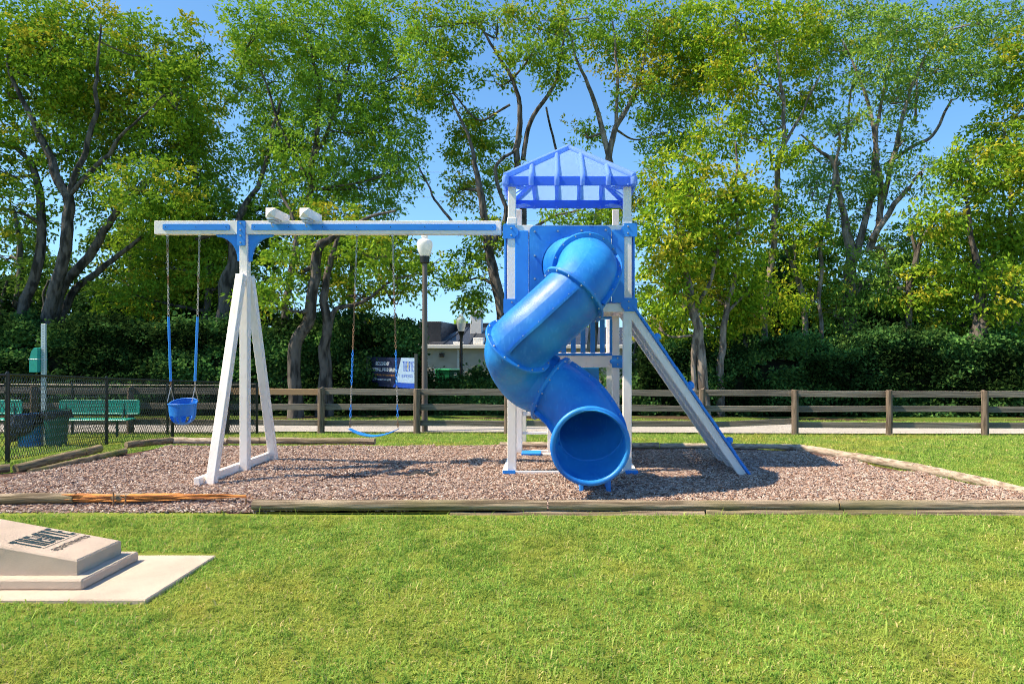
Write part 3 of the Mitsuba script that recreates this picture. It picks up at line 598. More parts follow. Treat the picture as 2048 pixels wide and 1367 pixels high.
# long seams: each moulding is two half shells bolted along a flange; a seam keeps a world direction
def seam(i0, i1, d0, d1, hgt=0.052):
    n = i1 - i0 + 1; rows = []
    for q, i in enumerate(range(i0, i1 + 1)):
        d = np.asarray(d0, float) * (1 - q / (n - 1)) + np.asarray(d1, float) * q / (n - 1)
        d = d - tn[i] * (d @ tn[i]); d /= np.linalg.norm(d); s = np.cross(tn[i], d)
        rows.append([cl[i] + d * R0 * 0.99 - s * 0.013, cl[i] + d * (R0 + hgt) - s * 0.015, cl[i] + d * (R0 + hgt) + s * 0.015, cl[i] + d * R0 * 0.99 + s * 0.013])
    return grid_mesh(np.array(rows)), rows
for i0, i1, d0, d1 in ((2 * PER + 1, 4 * PER - 1, (1, -0.1, 0.35), (1, -0.6, -0.4)), (2 * PER + 1, 4 * PER - 1, (-1, 0.1, -0.35), (-1, 0.6, 0.4)),
                       (4 * PER + 1, 6 * PER - 1, (0.25, -1, 0.30), (-0.15, -1, -0.12)), (4 * PER + 1, 6 * PER - 1, (-0.25, 1, -0.30), (0.15, 1, 0.12)),
                       (6 * PER + 1, 9 * PER - 1, (1, 0.2, 0.2), (0, -0.3, 1)), (9 * PER + 1, len(cl) - 5, (0.3, 0.2, 1), (1, 0, 0.2)), (9 * PER + 1, len(cl) - 5, (-0.3, -0.5, -0.6), (-1, 0, -0.2))):
    m, rows = seam(i0, i1, d0, d1); sk = put('seam_flange', m, 'slide_plastic', sl, 40)
    for q in range(2, len(rows) - 1, 4):
        mid = (rows[q][1] + rows[q][2]) / 2 - (rows[q][1] - rows[q][0]) * 0.45
        dd = rows[q][3] - rows[q][0]
        put('bolt', bolt(mid + dd / np.linalg.norm(dd) * 0.011, dd, 0.009, 0.012), 'steel', sl)
# stand under the exit
for x in (0.30, 0.62): put('support', box(x, x + 0.05, 7.30, 7.6, -0.08, 0.22, 0.01), 'blue_board', sl)

# ------------------------------------------------------------------ playset: climbing wall on the right
ctop, cbot = np.array([1.04, 0, 2.235]), np.array([2.60, 0, -0.03])
cd = (cbot - ctop) / np.linalg.norm(cbot - ctop); cn = np.array([-cd[2], 0, cd[0]])
if cn[0] < 0: cn = -cn
cw = key_of('climbing_wall', ps)
for y in (8.20, 8.66, 9.16):
    o = np.array([0, y, 0]); put('stringer', beam(ctop + o - cn * 0.07, cbot + o - cn * 0.07 - cd * 0.0, 0.075, 0.10, 0.004, up=cn), 'white_vinyl', cw)
Lw = np.linalg.norm(cbot - ctop); nb = 14
for k in range(nb):
    a = ctop + cd * (k * Lw / nb); b = ctop + cd * ((k + 1) * Lw / nb)
    o = (a + b) / 2 + cn * (0.002 if k % 2 else -0.002)
    put('climbing_board', beam(o + np.array([0, 8.13, 0]), o + np.array([0, 9.22, 0]), Lw / nb + 0.002, 0.034, 0.006, up=cn), 'blue_board', cw)
r6 = np.random.default_rng(6)
for t, y in ((0.19, 8.22), (0.475, 8.25), (0.80, 8.22), (0.33, 8.9), (0.6, 9.0), (0.12, 8.8)):
    c = ctop + cd * t * Lw + cn * 0.035 + np.array([0, y, 0])
    m = trimesh.creation.icosphere(2, 1.0); vv = m.vertices * [0.055, 0.06, 0.055]; vv *= (1 + 0.35 * (meshkit.noise(vv * 25 + t * 50)[:, None] - 0.5))
    put('climbing_hold', trimesh.Trimesh(vv + c, m.faces, process=False), 'slide_plastic', cw, True)

# ------------------------------------------------------------------ swings
def chain(a, b, name, m, parent, pitch=0.036, wr=0.0038, lab=None):
    a, b = np.asarray(a, float), np.asarray(b, float); L = np.linalg.norm(b - a); n = max(int(L / pitch), 1); d, s, u = frame_of(b - a); ms = []
    t = np.arange(12) * 2 * np.pi / 12
    for i in range(n):
        c = a + (b - a) * (i + 0.5) / n; w = s if i % 2 else u
        p = c + (np.cos(t)[:, None] * d * pitch * 0.66) + np.sin(t)[:, None] * w * 0.0115
        ms.append(tube(p, wr, 5, closed=True))
    return put(name, cat(ms), m, parent, True, label=lab)
YS = YB + 0.055
bs = thing('bucket_swing', 'blue toddler bucket swing hanging from the left beam end', 'swing')
for (tx0, bx0) in ((335, 341.5), (399, 390)):
    a, m1, e = P(tx0, 469, YS), P(tx0 + (2 if tx0 < 350 else -4), 634, YS), P(bx0, 762, YS)
    put('hanger_bracket', box(a[0] - 0.014, a[0] + 0.014, YS - 0.016, YS + 0.016, a[2] - 0.03, a[2] + 0.004, 0.003), 'steel', bs)
    chain(a - [0, 0, 0.03], m1, 'chain', 'chain_steel', bs)
    put('chain_sleeve', tube([m1, e], 0.0165, 10), 'blue_board', bs, 40)
    chain(e, e - [0, 0, 0.09], 'chain', 'chain_steel', bs, pitch=0.04, wr=0.004)
    for py, dx in ((798, -0.006), (800, 0.006)):
        put('hanger_rod', tube([e - [0, 0, 0.085], [e[0] + dx, YS + (0.065 if dx > 0 else -0.065), PZ(803, YS)]], 0.0045, 6), 'steel', bs)
# bucket: a shell with leg holes
th = np.linspace(0, 2 * np.pi, 65); tt = np.linspace(0, 1, 29)
TH, TT = np.meshgrid(th, tt, indexing='ij'); front = np.cos(TH + np.pi / 2)   # theta = 3pi/2 faces the camera
c0 = P(365.5, 806, YS); back = (np.sin(TH) + 1) / 2
shape_r = np.where(TT < 0.45, 1 - 0.06 * TT / 0.45, np.sqrt(np.maximum(1 - ((TT - 0.45) / 0.55)**2, 0)) * 0.94)
hz = 0.29
BV = np.stack([c0[0] + 0.178 * np.cos(TH) * shape_r, c0[1] + 0.145 * np.sin(TH) * shape_r, c0[2] - hz * TT + 0.065 * smooth_b if False else c0[2] - hz * TT + 0.06 * np.clip(back * 2 - 1, 0, 1)**0.7 * (1 - TT)**2 - 0.01], -1)
bm_ = grid_mesh(BV); q = np.stack([TH, TT], -1).reshape(-1, 2); fc = q[bm_.faces].mean(1)
ta = (fc[:, 0] - 1.5 * np.pi); hole = (np.abs(np.abs(ta) - 0.78) < 0.44) & (np.abs(fc[:, 1] - 0.68) < 0.15)
slot = (np.abs(ta) < 0.13) & (np.abs(fc[:, 1] - 0.72) < 0.14)
backhole = (np.abs(fc[:, 0] - 0.5 * np.pi) < 0.15) & (np.abs(fc[:, 1] - 0.80) < 0.12)
bm_ = trimesh.Trimesh(bm_.vertices, bm_.faces[~(hole | slot | backhole)], process=False)
seat = put('bucket_seat', bm_, 'slide_plastic', bs, True)
put('rim', tube(BV[:-1, 0], 0.010, 8, closed=True), 'slide_plastic', seat, True)
for s in (-1, 1): put('side_rib', tube(BV[0 if s > 0 else 32, :22], 0.012, 8), 'slide_plastic', seat, True)

sw = thing('belt_swing', 'blue belt swing on rusty chains with blue coated links', 'swing')
for (ta_, ba_) in ((714, 700), (785, 796)):
    a, e = P(ta_, 469, YS), P(ba_, 855, YS); put('hanger_bracket', box(a[0] - 0.014, a[0] + 0.014, YS - 0.016, YS + 0.016, a[2] - 0.03, a[2] + 0.004, 0.003), 'steel', sw)
    L = lambda t: a + (e - a) * t
    chain(L(0.01), L(0.28), 'chain', 'chain_steel', sw)
    chain(L(0.28), L(0.60), 'chain_rusty', 'rusty_steel', sw, lab='rusty upper part of the chain')
    chain(L(0.60), L(0.78), 'chain_coated', 'blue_board', sw, wr=0.0055, lab='blue coated part of the chain')
    chain(L(0.78), L(0.88), 'chain_bare', 'chain_steel', sw)
    chain(L(0.88), L(0.945), 'chain_coated', 'blue_board', sw, wr=0.0055, lab='blue coated part of the chain')
    chain(L(0.945), L(1.0), 'chain_bare', 'chain_steel', sw, pitch=0.05, wr=0.005)
t = np.linspace(-1, 1, 21); e0, e1 = P(699, 856, YS), P(797, 857, YS)
cxs = (e0 + e1) / 2; hw = (e1[0] - e0[0]) / 2; sag = 0.095
top = np.stack([np.stack([cxs[0] + hw * t, YS + 0.068 * w * np.minimum(1, 1.6 - np.abs(t)) + 0 * t, cxs[2] - sag * (1 - t**2)], 1) for w in (-1, 1)], 1)
lowv = top.copy(); lowv[..., 2] -= 0.012
loop = np.stack([top[:, 0], top[:, 1], lowv[:, 1], lowv[:, 0], top[:, 0]], 1)
put('belt_seat', grid_mesh(loop), 'blue_board', sw, 40)

# ------------------------------------------------------------------ concrete monument
SX = -2.87
slab = thing('concrete_slab', 'flat pale concrete slab in the lawn under the monument', 'slab')
def rough_box(*a, amp=0.004, sub=0.06, b=0.012):
    m = box(*a, b=b).subdivide_to_size(sub); v = m.vertices.copy(); v += (np.stack([meshkit.fbm(v * 18 + k * 7, 2) for k in range(3)], 1) - 0.5) * amp * 2
    return trimesh.Trimesh(v, m.faces, process=False)
put('slab_top', rough_box(-6.5, SX, 4.36, 5.27, -0.22, -0.052, amp=0.002, b=0.008), 'concrete', slab, 30)
mo = thing('monument', 'sloped concrete monument block lettered with the apartment name', 'monument')
put('base_tier', rough_box(-6.2, -3.44, 4.52, 5.14, -0.051, 0.026, amp=0.002, b=0.012), 'rough_concrete', mo, 40)
zt = lambda x: 0.14 + 0.18 * (-3.54 - x)
pb = []
for y in (4.60, 5.07):
    for x in (-6.0, -3.54): pb += [(x, y, 0.027), (x, y, zt(x) - 0.012), (x - 0.012 * (1 if x > -4 else -1), y + (0.012 if y < 4.8 else -0.012), zt(x))]
blk = hull(pb).subdivide_to_size(0.05); v = blk.vertices.copy(); keep = (v[:, 2] < zt(v[:, 0]) - 0.02)
v += (np.stack([meshkit.fbm(v * 20 + k * 7, 2) for k in range(3)], 1) - 0.5) * np.where(keep, 0.0022, 0.001)[:, None]
mb = put('block', trimesh.Trimesh(v, blk.faces, process=False), 'rough_concrete', mo, 30)
def lay_text(txt, y0, y1, xb, xt, key, bold=False):
    m = meshkit.text_mesh(txt, 1.0, 0.004, bold); v = m.vertices.copy(); lo, hi = v.min(0), v.max(0)
    Yv = y0 + (v[:, 0] - lo[0]) / (hi[0] - lo[0]) * (y1 - y0)
    Xv = xb + (v[:, 1] - lo[1]) / (hi[1] - lo[1]) * (xt - xb)
    return trimesh.Trimesh(np.stack([Xv, Yv, zt(Xv) + 0.0008 + v[:, 2] * 0.4], 1), m.faces, process=False)
def glyphs(txt, w, gap, st):                          # condensed block capitals one unit high
    h = {'T': [[(0, .86), (w, .86), (w, 1), (0, 1)], [((w - st) / 2, 0), ((w + st) / 2, 0), ((w + st) / 2, .87), ((w - st) / 2, .87)]],
         'H': [[(0, 0), (st, 0), (st, 1), (0, 1)], [(w - st, 0), (w, 0), (w, 1), (w - st, 1)], [(0, .44), (w, .44), (w, .57), (0, .57)]],
         'E': [[(0, 0), (st, 0), (st, 1), (0, 1)], [(0, 0), (w, 0), (w, .13), (0, .13)], [(0, .87), (w, .87), (w, 1), (0, 1)], [(0, .44), (w * .85, .44), (w * .85, .57), (0, .57)]],
         'R': [[(0, 0), (st, 0), (st, 1), (0, 1)], [(0, .87), (w * .9, .87), (w * .9, 1), (0, 1)], [(0, .42), (w * .9, .42), (w * .9, .55), (0, .55)], [(w - st, .50), (w, .50), (w, .93), (w - st, .93)], [(w * .42, .46), (w * .42 + st, .46), (w, 0), (w - st, 0)]],
         'Y': [[((w - st) / 2, 0), ((w + st) / 2, 0), ((w + st) / 2, .5), ((w - st) / 2, .5)], [(0, 1), (st, 1), ((w + st) / 2, .46), ((w - st) / 2, .40)], [(w - st, 1), (w, 1), ((w + st) / 2, .40), ((w - st) / 2, .46)]]}
    return [stranslate(shapely.union_all([Polygon(q).buffer(0.001) for q in h[c]]), i * (w + gap)) for i, c in enumerate(txt)], len(txt) * (w + gap) - gap
for txt, y0, y1 in (('THE', 4.672, 4.835), ('RYE', 4.880, 5.038)):
    gl, tw_ = glyphs(txt, 0.20, 0.07, 0.075)
    for g in gl:
        m = trimesh.creation.extrude_polygon(g, 0.002, engine='earcut'); v = m.vertices
        Yv, Xv = y0 + v[:, 0] / tw_ * (y1 - y0), -3.885 - v[:, 1] * 0.23
        put('letter', trimesh.Trimesh(np.stack([Xv, Yv, zt(Xv) + 0.0008 + v[:, 2]], 1), m.faces, process=False), 'lettering', mb, False)
stalk = []
for k in range(6):
    for s in (-1, 1):
        xx = -3.90 - k * 0.034; yy = 4.855 + s * 0.012
        stalk.append(trimesh.creation.icosphere(1, 1.0).apply_transform(np.array([[0.016, s * 0.004, 0, xx - 0.01], [0, 0.008, 0, yy], [0, 0, 0.0012, zt(xx - 0.01) + 0.002], [0, 0, 0, 1.0]])))
put('wheat_emblem', cat(stalk), 'lettering', mb, True)
put('rule_line', cat([hull([(x, y, zt(x) + h) for x in (-3.862, -3.859) for y in (4.68, 5.035) for h in (0.0005, 0.002)])]), 'lettering', mb, False)
put('lettering', lay_text('apartments', 4.685, 5.035, -3.745, -3.820, None, False), 'faint_lettering', mb, False)

# ------------------------------------------------------------------ rail fence
YF = 15.9
fe = thing('rail_fence', 'weathered grey three rail wooden fence along the path', 'fence')
posts_px = [68 - 193 * 2, 68 - 193, 68, 261, 452, 642, 834, 1014, 1208, 1404, 1590, 1778, 1970, 2164, 2356]
fz = lambda px: -0.068 * (px - 642) / 1328.0
rp_ = np.random.default_rng(11)
for k, px in enumerate(posts_px):
    x = PX(px, YF); g = float(ground(x, YF)); h = PZ(776, YF) + fz(px) + rp_.uniform(-0.01, 0.02); r = rp_.uniform(0.076, 0.09)
    m = tube(np.array([[x, YF, g - 0.1], [x + rp_.normal(0, .006), YF, g + 0.4], [x + rp_.normal(0, .01), YF, h - 0.008], [x, YF, h]]), [r * 1.04, r, r * 0.97, r * 0.9], 14)
    put('post', m, 'fence_post_wood', fe, 50)
    if k < len(posts_px) - 1:
        px2 = posts_px[k + 1]; x2 = PX(px2, YF)
        for j, (t0, t1) in enumerate(((777.5, 790), (808.5, 820.5), (840.5, 852))):
            d0, d1 = rp_.normal(0, 0.008, 2)
            za, zb = (PZ(t0, YF) + PZ(t1, YF)) / 2 + fz(px) + d0, (PZ(t0, YF) + PZ(t1, YF)) / 2 + fz(px2) + d1
            if px == 1404 and j == 2: za -= 0.03; zb += 0.09
            put('rail', beam((x - 0.04, YF + 0.10, za), (x2 + 0.03, YF + 0.105, zb), 0.042, (t1 - t0) * YF / F, 0.004), 'new_wood' if (px == 452 and j == 0) else 'fence_wood', fe, label='lighter new brown top rail' if (px == 452 and j == 0) else None)

# ------------------------------------------------------------------ chain link fence
def link_fence(label, pts, posts, hgt):
    cf = thing('chain_link_fence', label, 'fence', 'chain link fences of the dog run')
    for p in posts:
        g = float(ground(p[0], p[1])); put('post', tube([(p[0], p[1], g - 0.1), (p[0], p[1], g + hgt + 0.02), (p[0], p[1], g + hgt + 0.05)], [0.03, 0.03, 0.012], 10), 'black_vinyl', cf, 40)
    for a, b in zip(pts[:-1], pts[1:]):
        a, b = np.array(a), np.array(b); L = np.linalg.norm(b - a)
        n = max(int(L), 2); q = np.array([a + (b - a) * t for t in np.linspace(0, 1, n + 1)])
        z = np.array([float(ground(*c)) for c in q])
        put('top_rail', tube(np.c_[q, z + hgt], 0.021, 8), 'black_vinyl', cf, True)
        put('tension_wire', tube(np.c_[q, z + 0.06], 0.003, 5), 'black_vinyl', cf, True)
        cell = 0.062; nx = int(L / cell); nz = int((hgt - 0.06) / cell); ms_v, ms_f = [], []
        jj = np.arange(nz + 1)
        for i in range(nx + 1):
            for ph in (0,):
                t = (i * cell + cell * 0.5 * ((jj + ph) % 2)) / L
                xy = a + (b - a) * np.clip(t, 0, 1)[:, None]; zz = np.interp(np.clip(t, 0, 1), np.linspace(0, 1, n + 1), z) + 0.055 + jj * cell
                ms_v.append(np.c_[xy, zz]); 
                t2 = (i * cell - cell * 0.5 * ((jj) % 2)) / L
                xy2 = a + (b - a) * np.clip(t2, 0, 1)[:, None]
                ms_v.append(np.c_[xy2, zz])
        wires = cat([tube(w, 0.0046, 3, cap=False) for w in ms_v])
        put('wire_mesh', wires, 'black_vinyl', cf, False)
Pq = [np.array([PX(px, Y), Y]) for px, Y in ((-160, 8.1), (15, 9.0), (213, 11.85), (345, 13.75), (443, 15.0), (514, 15.55))]
link_fence('black chain link fence running from the left foreground back to the rail fence', [Pq[0], Pq[1], Pq[2], Pq[3], Pq[5]], [Pq[0], Pq[1], Pq[2], Pq[3], Pq[4]], 1.30)
Yc = 15.55
link_fence('far black chain link fence close along the rail fence', [(PX(-260, Yc), Yc), (PX(514, Yc), Yc)], [(PX(p, Yc), Yc) for p in (-250, -60, 145, 335, 514)], 1.27)

# ------------------------------------------------------------------ dog run furniture
def on_ground(px, Y): x = PX(px, Y); return np.array([x, Y, float(ground(x, Y))])
def bin_mesh(c, r0, r1, h): 
    p = [(r0 * 0.6, 0.0), (r0, 0.01), (r1, h), (r1 + 0.012, h + 0.005), (r1 + 0.012, h + 0.03), (r1 - 0.01, h + 0.03), (r0 - 0.02, 0.05), (0.0, 0.05)]
    return lathe(p, 26, c)
c = on_ground(62, 11.7); b1 = thing('trash_can', 'blue trash can with a black bag hanging over its rim', 'trash can')
body = bin_mesh((0, 0, 0), 0.18, 0.23, 0.60); R_ = trimesh.transformations.rotation_matrix(-0.06, [0, 1, 0]); body.apply_transform(R_); body.apply_translation(c); put('body', body, 'blue_bin', b1, 40)
aa = np.linspace(0, 2 * np.pi, 49); hh = np.linspace(0, 1, 10); AA, HH = np.meshgrid(aa, hh, indexing='ij')
drop = 0.36 + 0.17 * np.cos(AA - np.pi * 1.15) + 0.03 * np.sin(AA * 5); rad = 0.262 + 0.055 * np.sin(HH * np.pi * 0.8) * (1 + 0.5 * np.cos(AA - 3.0)) + 0.012 * np.sin(AA * 11 + HH * 5)
bag = grid_mesh(np.stack([rad * np.cos(AA), rad * np.sin(AA), 0.645 - drop * HH], -1)); bag.apply_transform(R_); bag.apply_translation(c); put('bag', bag, 'bag_plastic', b1, True)
c = on_ground(113, 11.75); b2 = thing('trash_can', 'dark green trash can with a black liner, right of the blue one', 'trash can')
body = bin_mesh((0, 0, 0), 0.155, 0.20, 0.66); body.apply_translation(c); put('body', body, 'green_bin', b2, 40)
drop = 0.13 + 0.03 * np.sin(AA * 4 + 1); rad = 0.222 + 0.01 * np.sin(AA * 13 + HH * 4) + 0.012 * HH
bag = grid_mesh(np.stack([rad * np.cos(AA), rad * np.sin(AA), 0.70 - drop * HH], -1)); bag.apply_translation(c); put('bag', bag, 'bag_plastic', b2, True)
# pet waste station
c = on_ground(86, 12.2); st = thing('pet_waste_station', 'perforated grey post with a green bag dispenser', 'post')
zt_ = PZ(648, 12.2)
put('post', cat([box(c[0] - 0.042, c[0] + 0.042, 12.2, 12.206, c[2] - 0.1, zt_, 0.001), box(c[0] - 0.042, c[0] - 0.036, 12.206, 12.24, c[2] - 0.1, zt_, 0.001), box(c[0] + 0.036, c[0] + 0.042, 12.206, 12.24, c[2] - 0.1, zt_, 0.001)]), 'galvanised', st, False)
put('hole', cat([bolt((c[0], 12.2, z), (0, -1, 0), 0.009, 0.002) for z in np.arange(c[2] + 0.1, zt_ - 0.03, 0.0508)]), 'dark_hole', st, False, kind='stuff')
dx0 = c[0] - 0.05
prof = Polygon([(12.10, PZ(744, 12.2)), (12.34, PZ(744, 12.2)), (12.34, PZ(697, 12.2)), (12.27, PZ(695, 12.2)), (12.16, PZ(705, 12.2)), (12.10, PZ(720, 12.2))])
dm = prism_xz(Polygon([(PX(65, 12.2), PZ(744, 12.2)), (PX(81, 12.2), PZ(744, 12.2)), (PX(81, 12.2), PZ(695.5, 12.2)), (PX(75, 12.2), PZ(695, 12.2)), (PX(69.5, 12.2), PZ(702, 12.2)), (PX(66, 12.2), PZ(715, 12.2)), (PX(65, 12.2), PZ(725, 12.2))]), 12.12, 12.36)
put('bag_dispenser', dm, 'teal_coating', st, 20)
put('dispenser_seam', box(PX(64.6, 12.2), PX(81.2, 12.2), 12.116, 12.364, PZ(719, 12.2), PZ(717.6, 12.2), 0.001), 'galvanised', st)
def bench(px0, px1, Y, label, legs):
    b = thing('bench', label, 'bench', 'green metal benches of the dog run')
    x0, x1 = PX(px0, Y), PX(px1, Y); g = float(ground((x0 + x1) / 2, Y)); zs = g + 0.44
    bk = rbox2(x0, x1, zs + 0.10, zs + 0.41, 0.05)
    holes = [sbox(x - 0.02, z - 0.007, x + 0.02, z + 0.007) for x in np.arange(x0 + 0.09, x1 - 0.08, 0.062) for z in np.arange(zs + 0.15, zs + 0.37, 0.035)]
    m = prism_xz(bk.difference(shapely.union_all(holes)), Y + 0.20, Y + 0.212)
    bkk = put('backrest', m, 'teal_coating', b, False)
    put('rim', tube(np.array([(p[0], Y + 0.206, p[1]) for p in bk.exterior.coords[:-1]]), 0.014, 8, closed=True), 'teal_coating', bkk, True)
    put('seat', box(x0 + 0.03, x1 - 0.03, Y - 0.22, Y + 0.14, zs - 0.012, zs + 0.012, 0.01), 'teal_coating', b)
    for px in legs:
        x = PX(px, Y)
        put('leg', cat([tube([(x, Y - 0.03, g - 0.05), (x, Y - 0.03, zs - 0.012)], 0.03, 10), tube([(x, Y - 0.2, zs - 0.03), (x, Y + 0.1, zs - 0.03), (x, Y + 0.19, zs + 0.1), (x, Y + 0.22, zs + 0.36)], 0.02, 8)]), 'dark_teal', b, 40)
bench(105, 267, 14.2, 'green perforated metal bench between the trash cans and the bucket swing', (119, 236))
bench(-125, 28, 14.2, 'green perforated metal bench cut off by the left photo edge', (-105, 14))

# ------------------------------------------------------------------ lamp posts
def lamp_globe(c, r, h):
    prof = np.array([(0.45, 0), (0.62, 0.03), (0.85, 0.25), (0.98, 0.45), (1.0, 0.58), (0.93, 0.68), (0.72, 0.75), (0.60, 0.765), (0.40, 0.80), (0.34, 0.84), (0.44, 0.88), (0.40, 0.93), (0.2, 0.97), (0.0, 1.0)])
    return lathe(np.c_[prof[:, 0] * r, prof[:, 1] * h], 28, c)
Yl = 16.35
c = on_ground(849.5, Yl); l1 = thing('lamp_post', 'tall brown lamp post with a white acorn globe behind the fence', 'lamp post')
zg = PZ(514, Yl)
put('pole', tube([(c[0], Yl, c[2] - 0.1), (c[0], Yl, zg - 0.13)], [0.082, 0.062], 20), 'lamp_pole', l1, 40)
put('fitter', lathe([(0.05, -0.24), (0.06, -0.19), (0.12, -0.15), (0.125, -0.05), (0.13, 0.0), (0.13, 0.012), (0.0, 0.012)], 24, (c[0], Yl, zg)), 'black_metal', l1, 30)
put('globe', lamp_globe((c[0], Yl, zg + 0.012), 0.205, PZ(470, Yl) - zg), 'milk_glass', l1, True)
Yl2 = 23.5
c = on_ground(922.5, Yl2); l2 = thing('lamp_post', 'black lamp post with a clear glass acorn globe beyond the path', 'lamp post')
zg = PZ(660, Yl2)
put('pole', tube([(c[0], Yl2, c[2] - 0.1), (c[0], Yl2, zg - 0.35), (c[0], Yl2, zg - 0.2), (c[0], Yl2, zg - 0.05)], [0.066, 0.055, 0.07, 0.13], 16), 'black_metal', l2, 40)
put('base_sleeve', lathe([(0.07, 0), (0.075, 0.03), (0.075, 0.22), (0.06, 0.25)], 16, (c[0], Yl2, PZ(772, Yl2))), 'blue_bin', l2, 30)
put('globe', lamp_globe((c[0], Yl2, zg - 0.05), 0.18, PZ(627, Yl2) - zg + 0.05), 'clear_glass', l2, True)

# ------------------------------------------------------------------ referral sign
sg = thing('sign_board', 'navy and white referral programme sign board beyond the path', 'sign')
s0, s1 = P(734, 740, 20.6), P(829, 747, 19.3)
sd = s1 - s0; sd[2] = 0; SL = np.linalg.norm(sd); sd /= SL; sn = np.cross(sd, [0, 0, 1.0])     # faces the camera
zb_, zt2 = PZ(777, 19.3), PZ(716, 19.3)
def on_sign(poly_or_mesh, off):
    m = poly_or_mesh if isinstance(poly_or_mesh, trimesh.Trimesh) else trimesh.creation.extrude_polygon(poly_or_mesh, 0.002, engine='earcut')
    v = np.asarray(m.vertices); base = np.array([s0[0], s0[1], 0])
    return trimesh.Trimesh(base + v[:, :1] * sd + v[:, 1:2] * np.array([0, 0, 1.0]) + (off + v[:, 2:3]) * sn, m.faces, process=False)
bw, bh = SL, zt2 - zb_
bd = put('board', on_sign(trimesh.creation.box((bw, bh, 0.03)).apply_translation([bw / 2, zb_ + bh / 2, -0.015]), 0), 'sign_navy', sg, False)
put('white_field', on_sign(Polygon([(bw * 0.735, zt2), (bw, zt2), (bw, zb_ + bh * 0.17), (bw * 0.62, zb_ + bh * 0.17)]), 0.001), 'sign_white', bd, False)
put('blue_band', on_sign(Polygon([(bw * 0.56, zb_), (bw, zb_), (bw, zb_ + bh * 0.165), (bw * 0.615, zb_ + bh * 0.165)]), 0.001), 'sign_blue', bd, False)
def sign_text(txt, x0, x1, z0, z1, m, bold=False):
    tm = meshkit.text_mesh(txt, 1.0, 0.002, bold); v = tm.vertices.copy(); lo, hi = v.min(0), v.max(0)
    v2 = np.stack([bw * (x0 + (v[:, 0] - lo[0]) / (hi[0] - lo[0]) * (x1 - x0)), zb_ + bh * (z0 + (v[:, 1] - lo[1]) / (hi[1] - lo[1]) * (z1 - z0)), v[:, 2]], 1)
    put('lettering', on_sign(trimesh.Trimesh(v2, tm.faces, process=False), 0.0035), m, bd, False)
sign_text('RESIDENT', 0.20, 0.49, 0.72, 0.84, 'sign_print_white'); sign_text('REFERRAL PROGRAM', 0.03, 0.64, 0.52, 0.64, 'sign_print_white')
sign_text('REFER A FRIEND OR NEIGHBOR', 0.03, 0.60, 0.37, 0.42, 'sign_print_orange', False); sign_text('EARN EXTRA MONEY PER RENT', 0.02, 0.52, 0.21, 0.27, 'sign_print_white', False)
for txt, xa_, xb_ in (('THE', 0.765, 0.862), ('RYE', 0.888, 0.985)):
    gl, tw_ = glyphs(txt, 0.20, 0.09, 0.065)
    for g in gl:
        m = trimesh.creation.extrude_polygon(g, 0.002, engine='earcut'); v = m.vertices
        put('letter', on_sign(trimesh.Trimesh(np.stack([bw * (xa_ + v[:, 0] / tw_ * (xb_ - xa_)), zb_ + bh * (0.55 + 0.33 * v[:, 1]), v[:, 2]], 1), m.faces, process=False), 0.0035), 'sign_blue', bd, False)
sign_text('apartments', 0.74, 0.97, 0.33, 0.46, 'sign_blue', False)
put('wheat_emblem', on_sign(Polygon([(bw * 0.868, zb_ + bh * 0.53), (bw * 0.882, zb_ + bh * 0.75), (bw * 0.872, zb_ + bh * 0.93), (bw * 0.86, zb_ + bh * 0.75)]), 0.0035), 'sign_print_gold', bd, False)
for t in (0.02, 1.03):
    q = np.array([s0[0], s0[1], 0]) + sd * bw * t; put('post', box(q[0] - 0.045, q[0] + 0.045, q[1] - 0.045, q[1] + 0.045, float(ground(q[0], q[1])) - 0.1, zt2 + (0.12 if t > 0.5 else 0.02), 0.004), 'sign_post_paint', sg)

# ------------------------------------------------------------------ far building
YD = 42.0
bd_ = thing('building', 'low beige masonry building with a dark metal roof beyond the shrubs', 'building')
bx = lambda px, Y=YD: PX(px, Y)
put('wall', box(bx(800), bx(1330), YD, YD + 14, -2.4, PZ(697, YD), 0.02), 'beige_masonry', bd_)
put('fascia', box(bx(798), bx(1332), YD - 0.35, YD + 14.2, PZ(697, YD) + 0.003, PZ(689, YD), 0.02), 'white_paint', bd_)
put('downspout', box(bx(915), bx(918), YD - 0.10, YD - 0.005, -2.3, PZ(698, YD), 0.01), 'white_paint', bd_)
wl = put('wall_light', box(bx(880), bx(889), YD - 0.28, YD - 0.004, PZ(714, YD), PZ(706, YD), 0.03), 'black_metal', bd_)
# main roof: hip slope set back behind the fascia
zr0, zr1 = PZ(688.5, YD) + 0.004, PZ(655, 49)
rv = np.array([(bx(852), YD + 0.3, zr0), (bx(1325), YD + 0.3, zr0), (bx(1325), YD + 12, zr0), (bx(852), YD + 12, zr0), (bx(905), YD + 6.5, zr1), (bx(1270), YD + 6.5, zr1)])
rk = put('roof', hull(rv), 'roof_metal', bd_, False)
for px in np.arange(885, 1300, 26):
    a = np.array([bx(px), YD + 0.28, zr0 + 0.03]); bxx = bx(np.clip(px, 905, 1270)); put('standing_seam', beam(a, (bxx, YD + 6.45, zr1 + 0.03), 0.05, 0.07), 'roof_metal', rk)
put('roof_step', box(bx(828), bx(876), YD + 1.2, YD + 8, PZ(690, YD), PZ(643, YD + 1.2), 0.03), 'roof_metal', bd_)
put('parapet', box(bx(878), bx(985), YD + 7.2, YD + 8.2, PZ(690, YD), PZ(646, YD + 7.2), 0.03), 'roof_metal', bd_)
ch = put('chimney', cat([box(bx(925), bx(949), YD + 4.0, YD + 5.0, PZ(680, YD), PZ(628, YD + 4), 0.02), box(bx(923.5), bx(950.5), YD + 3.92, YD + 5.08, PZ(628, YD + 4) + 0.003, PZ(622, YD + 4), 0.02)]), 'white_paint', bd_)
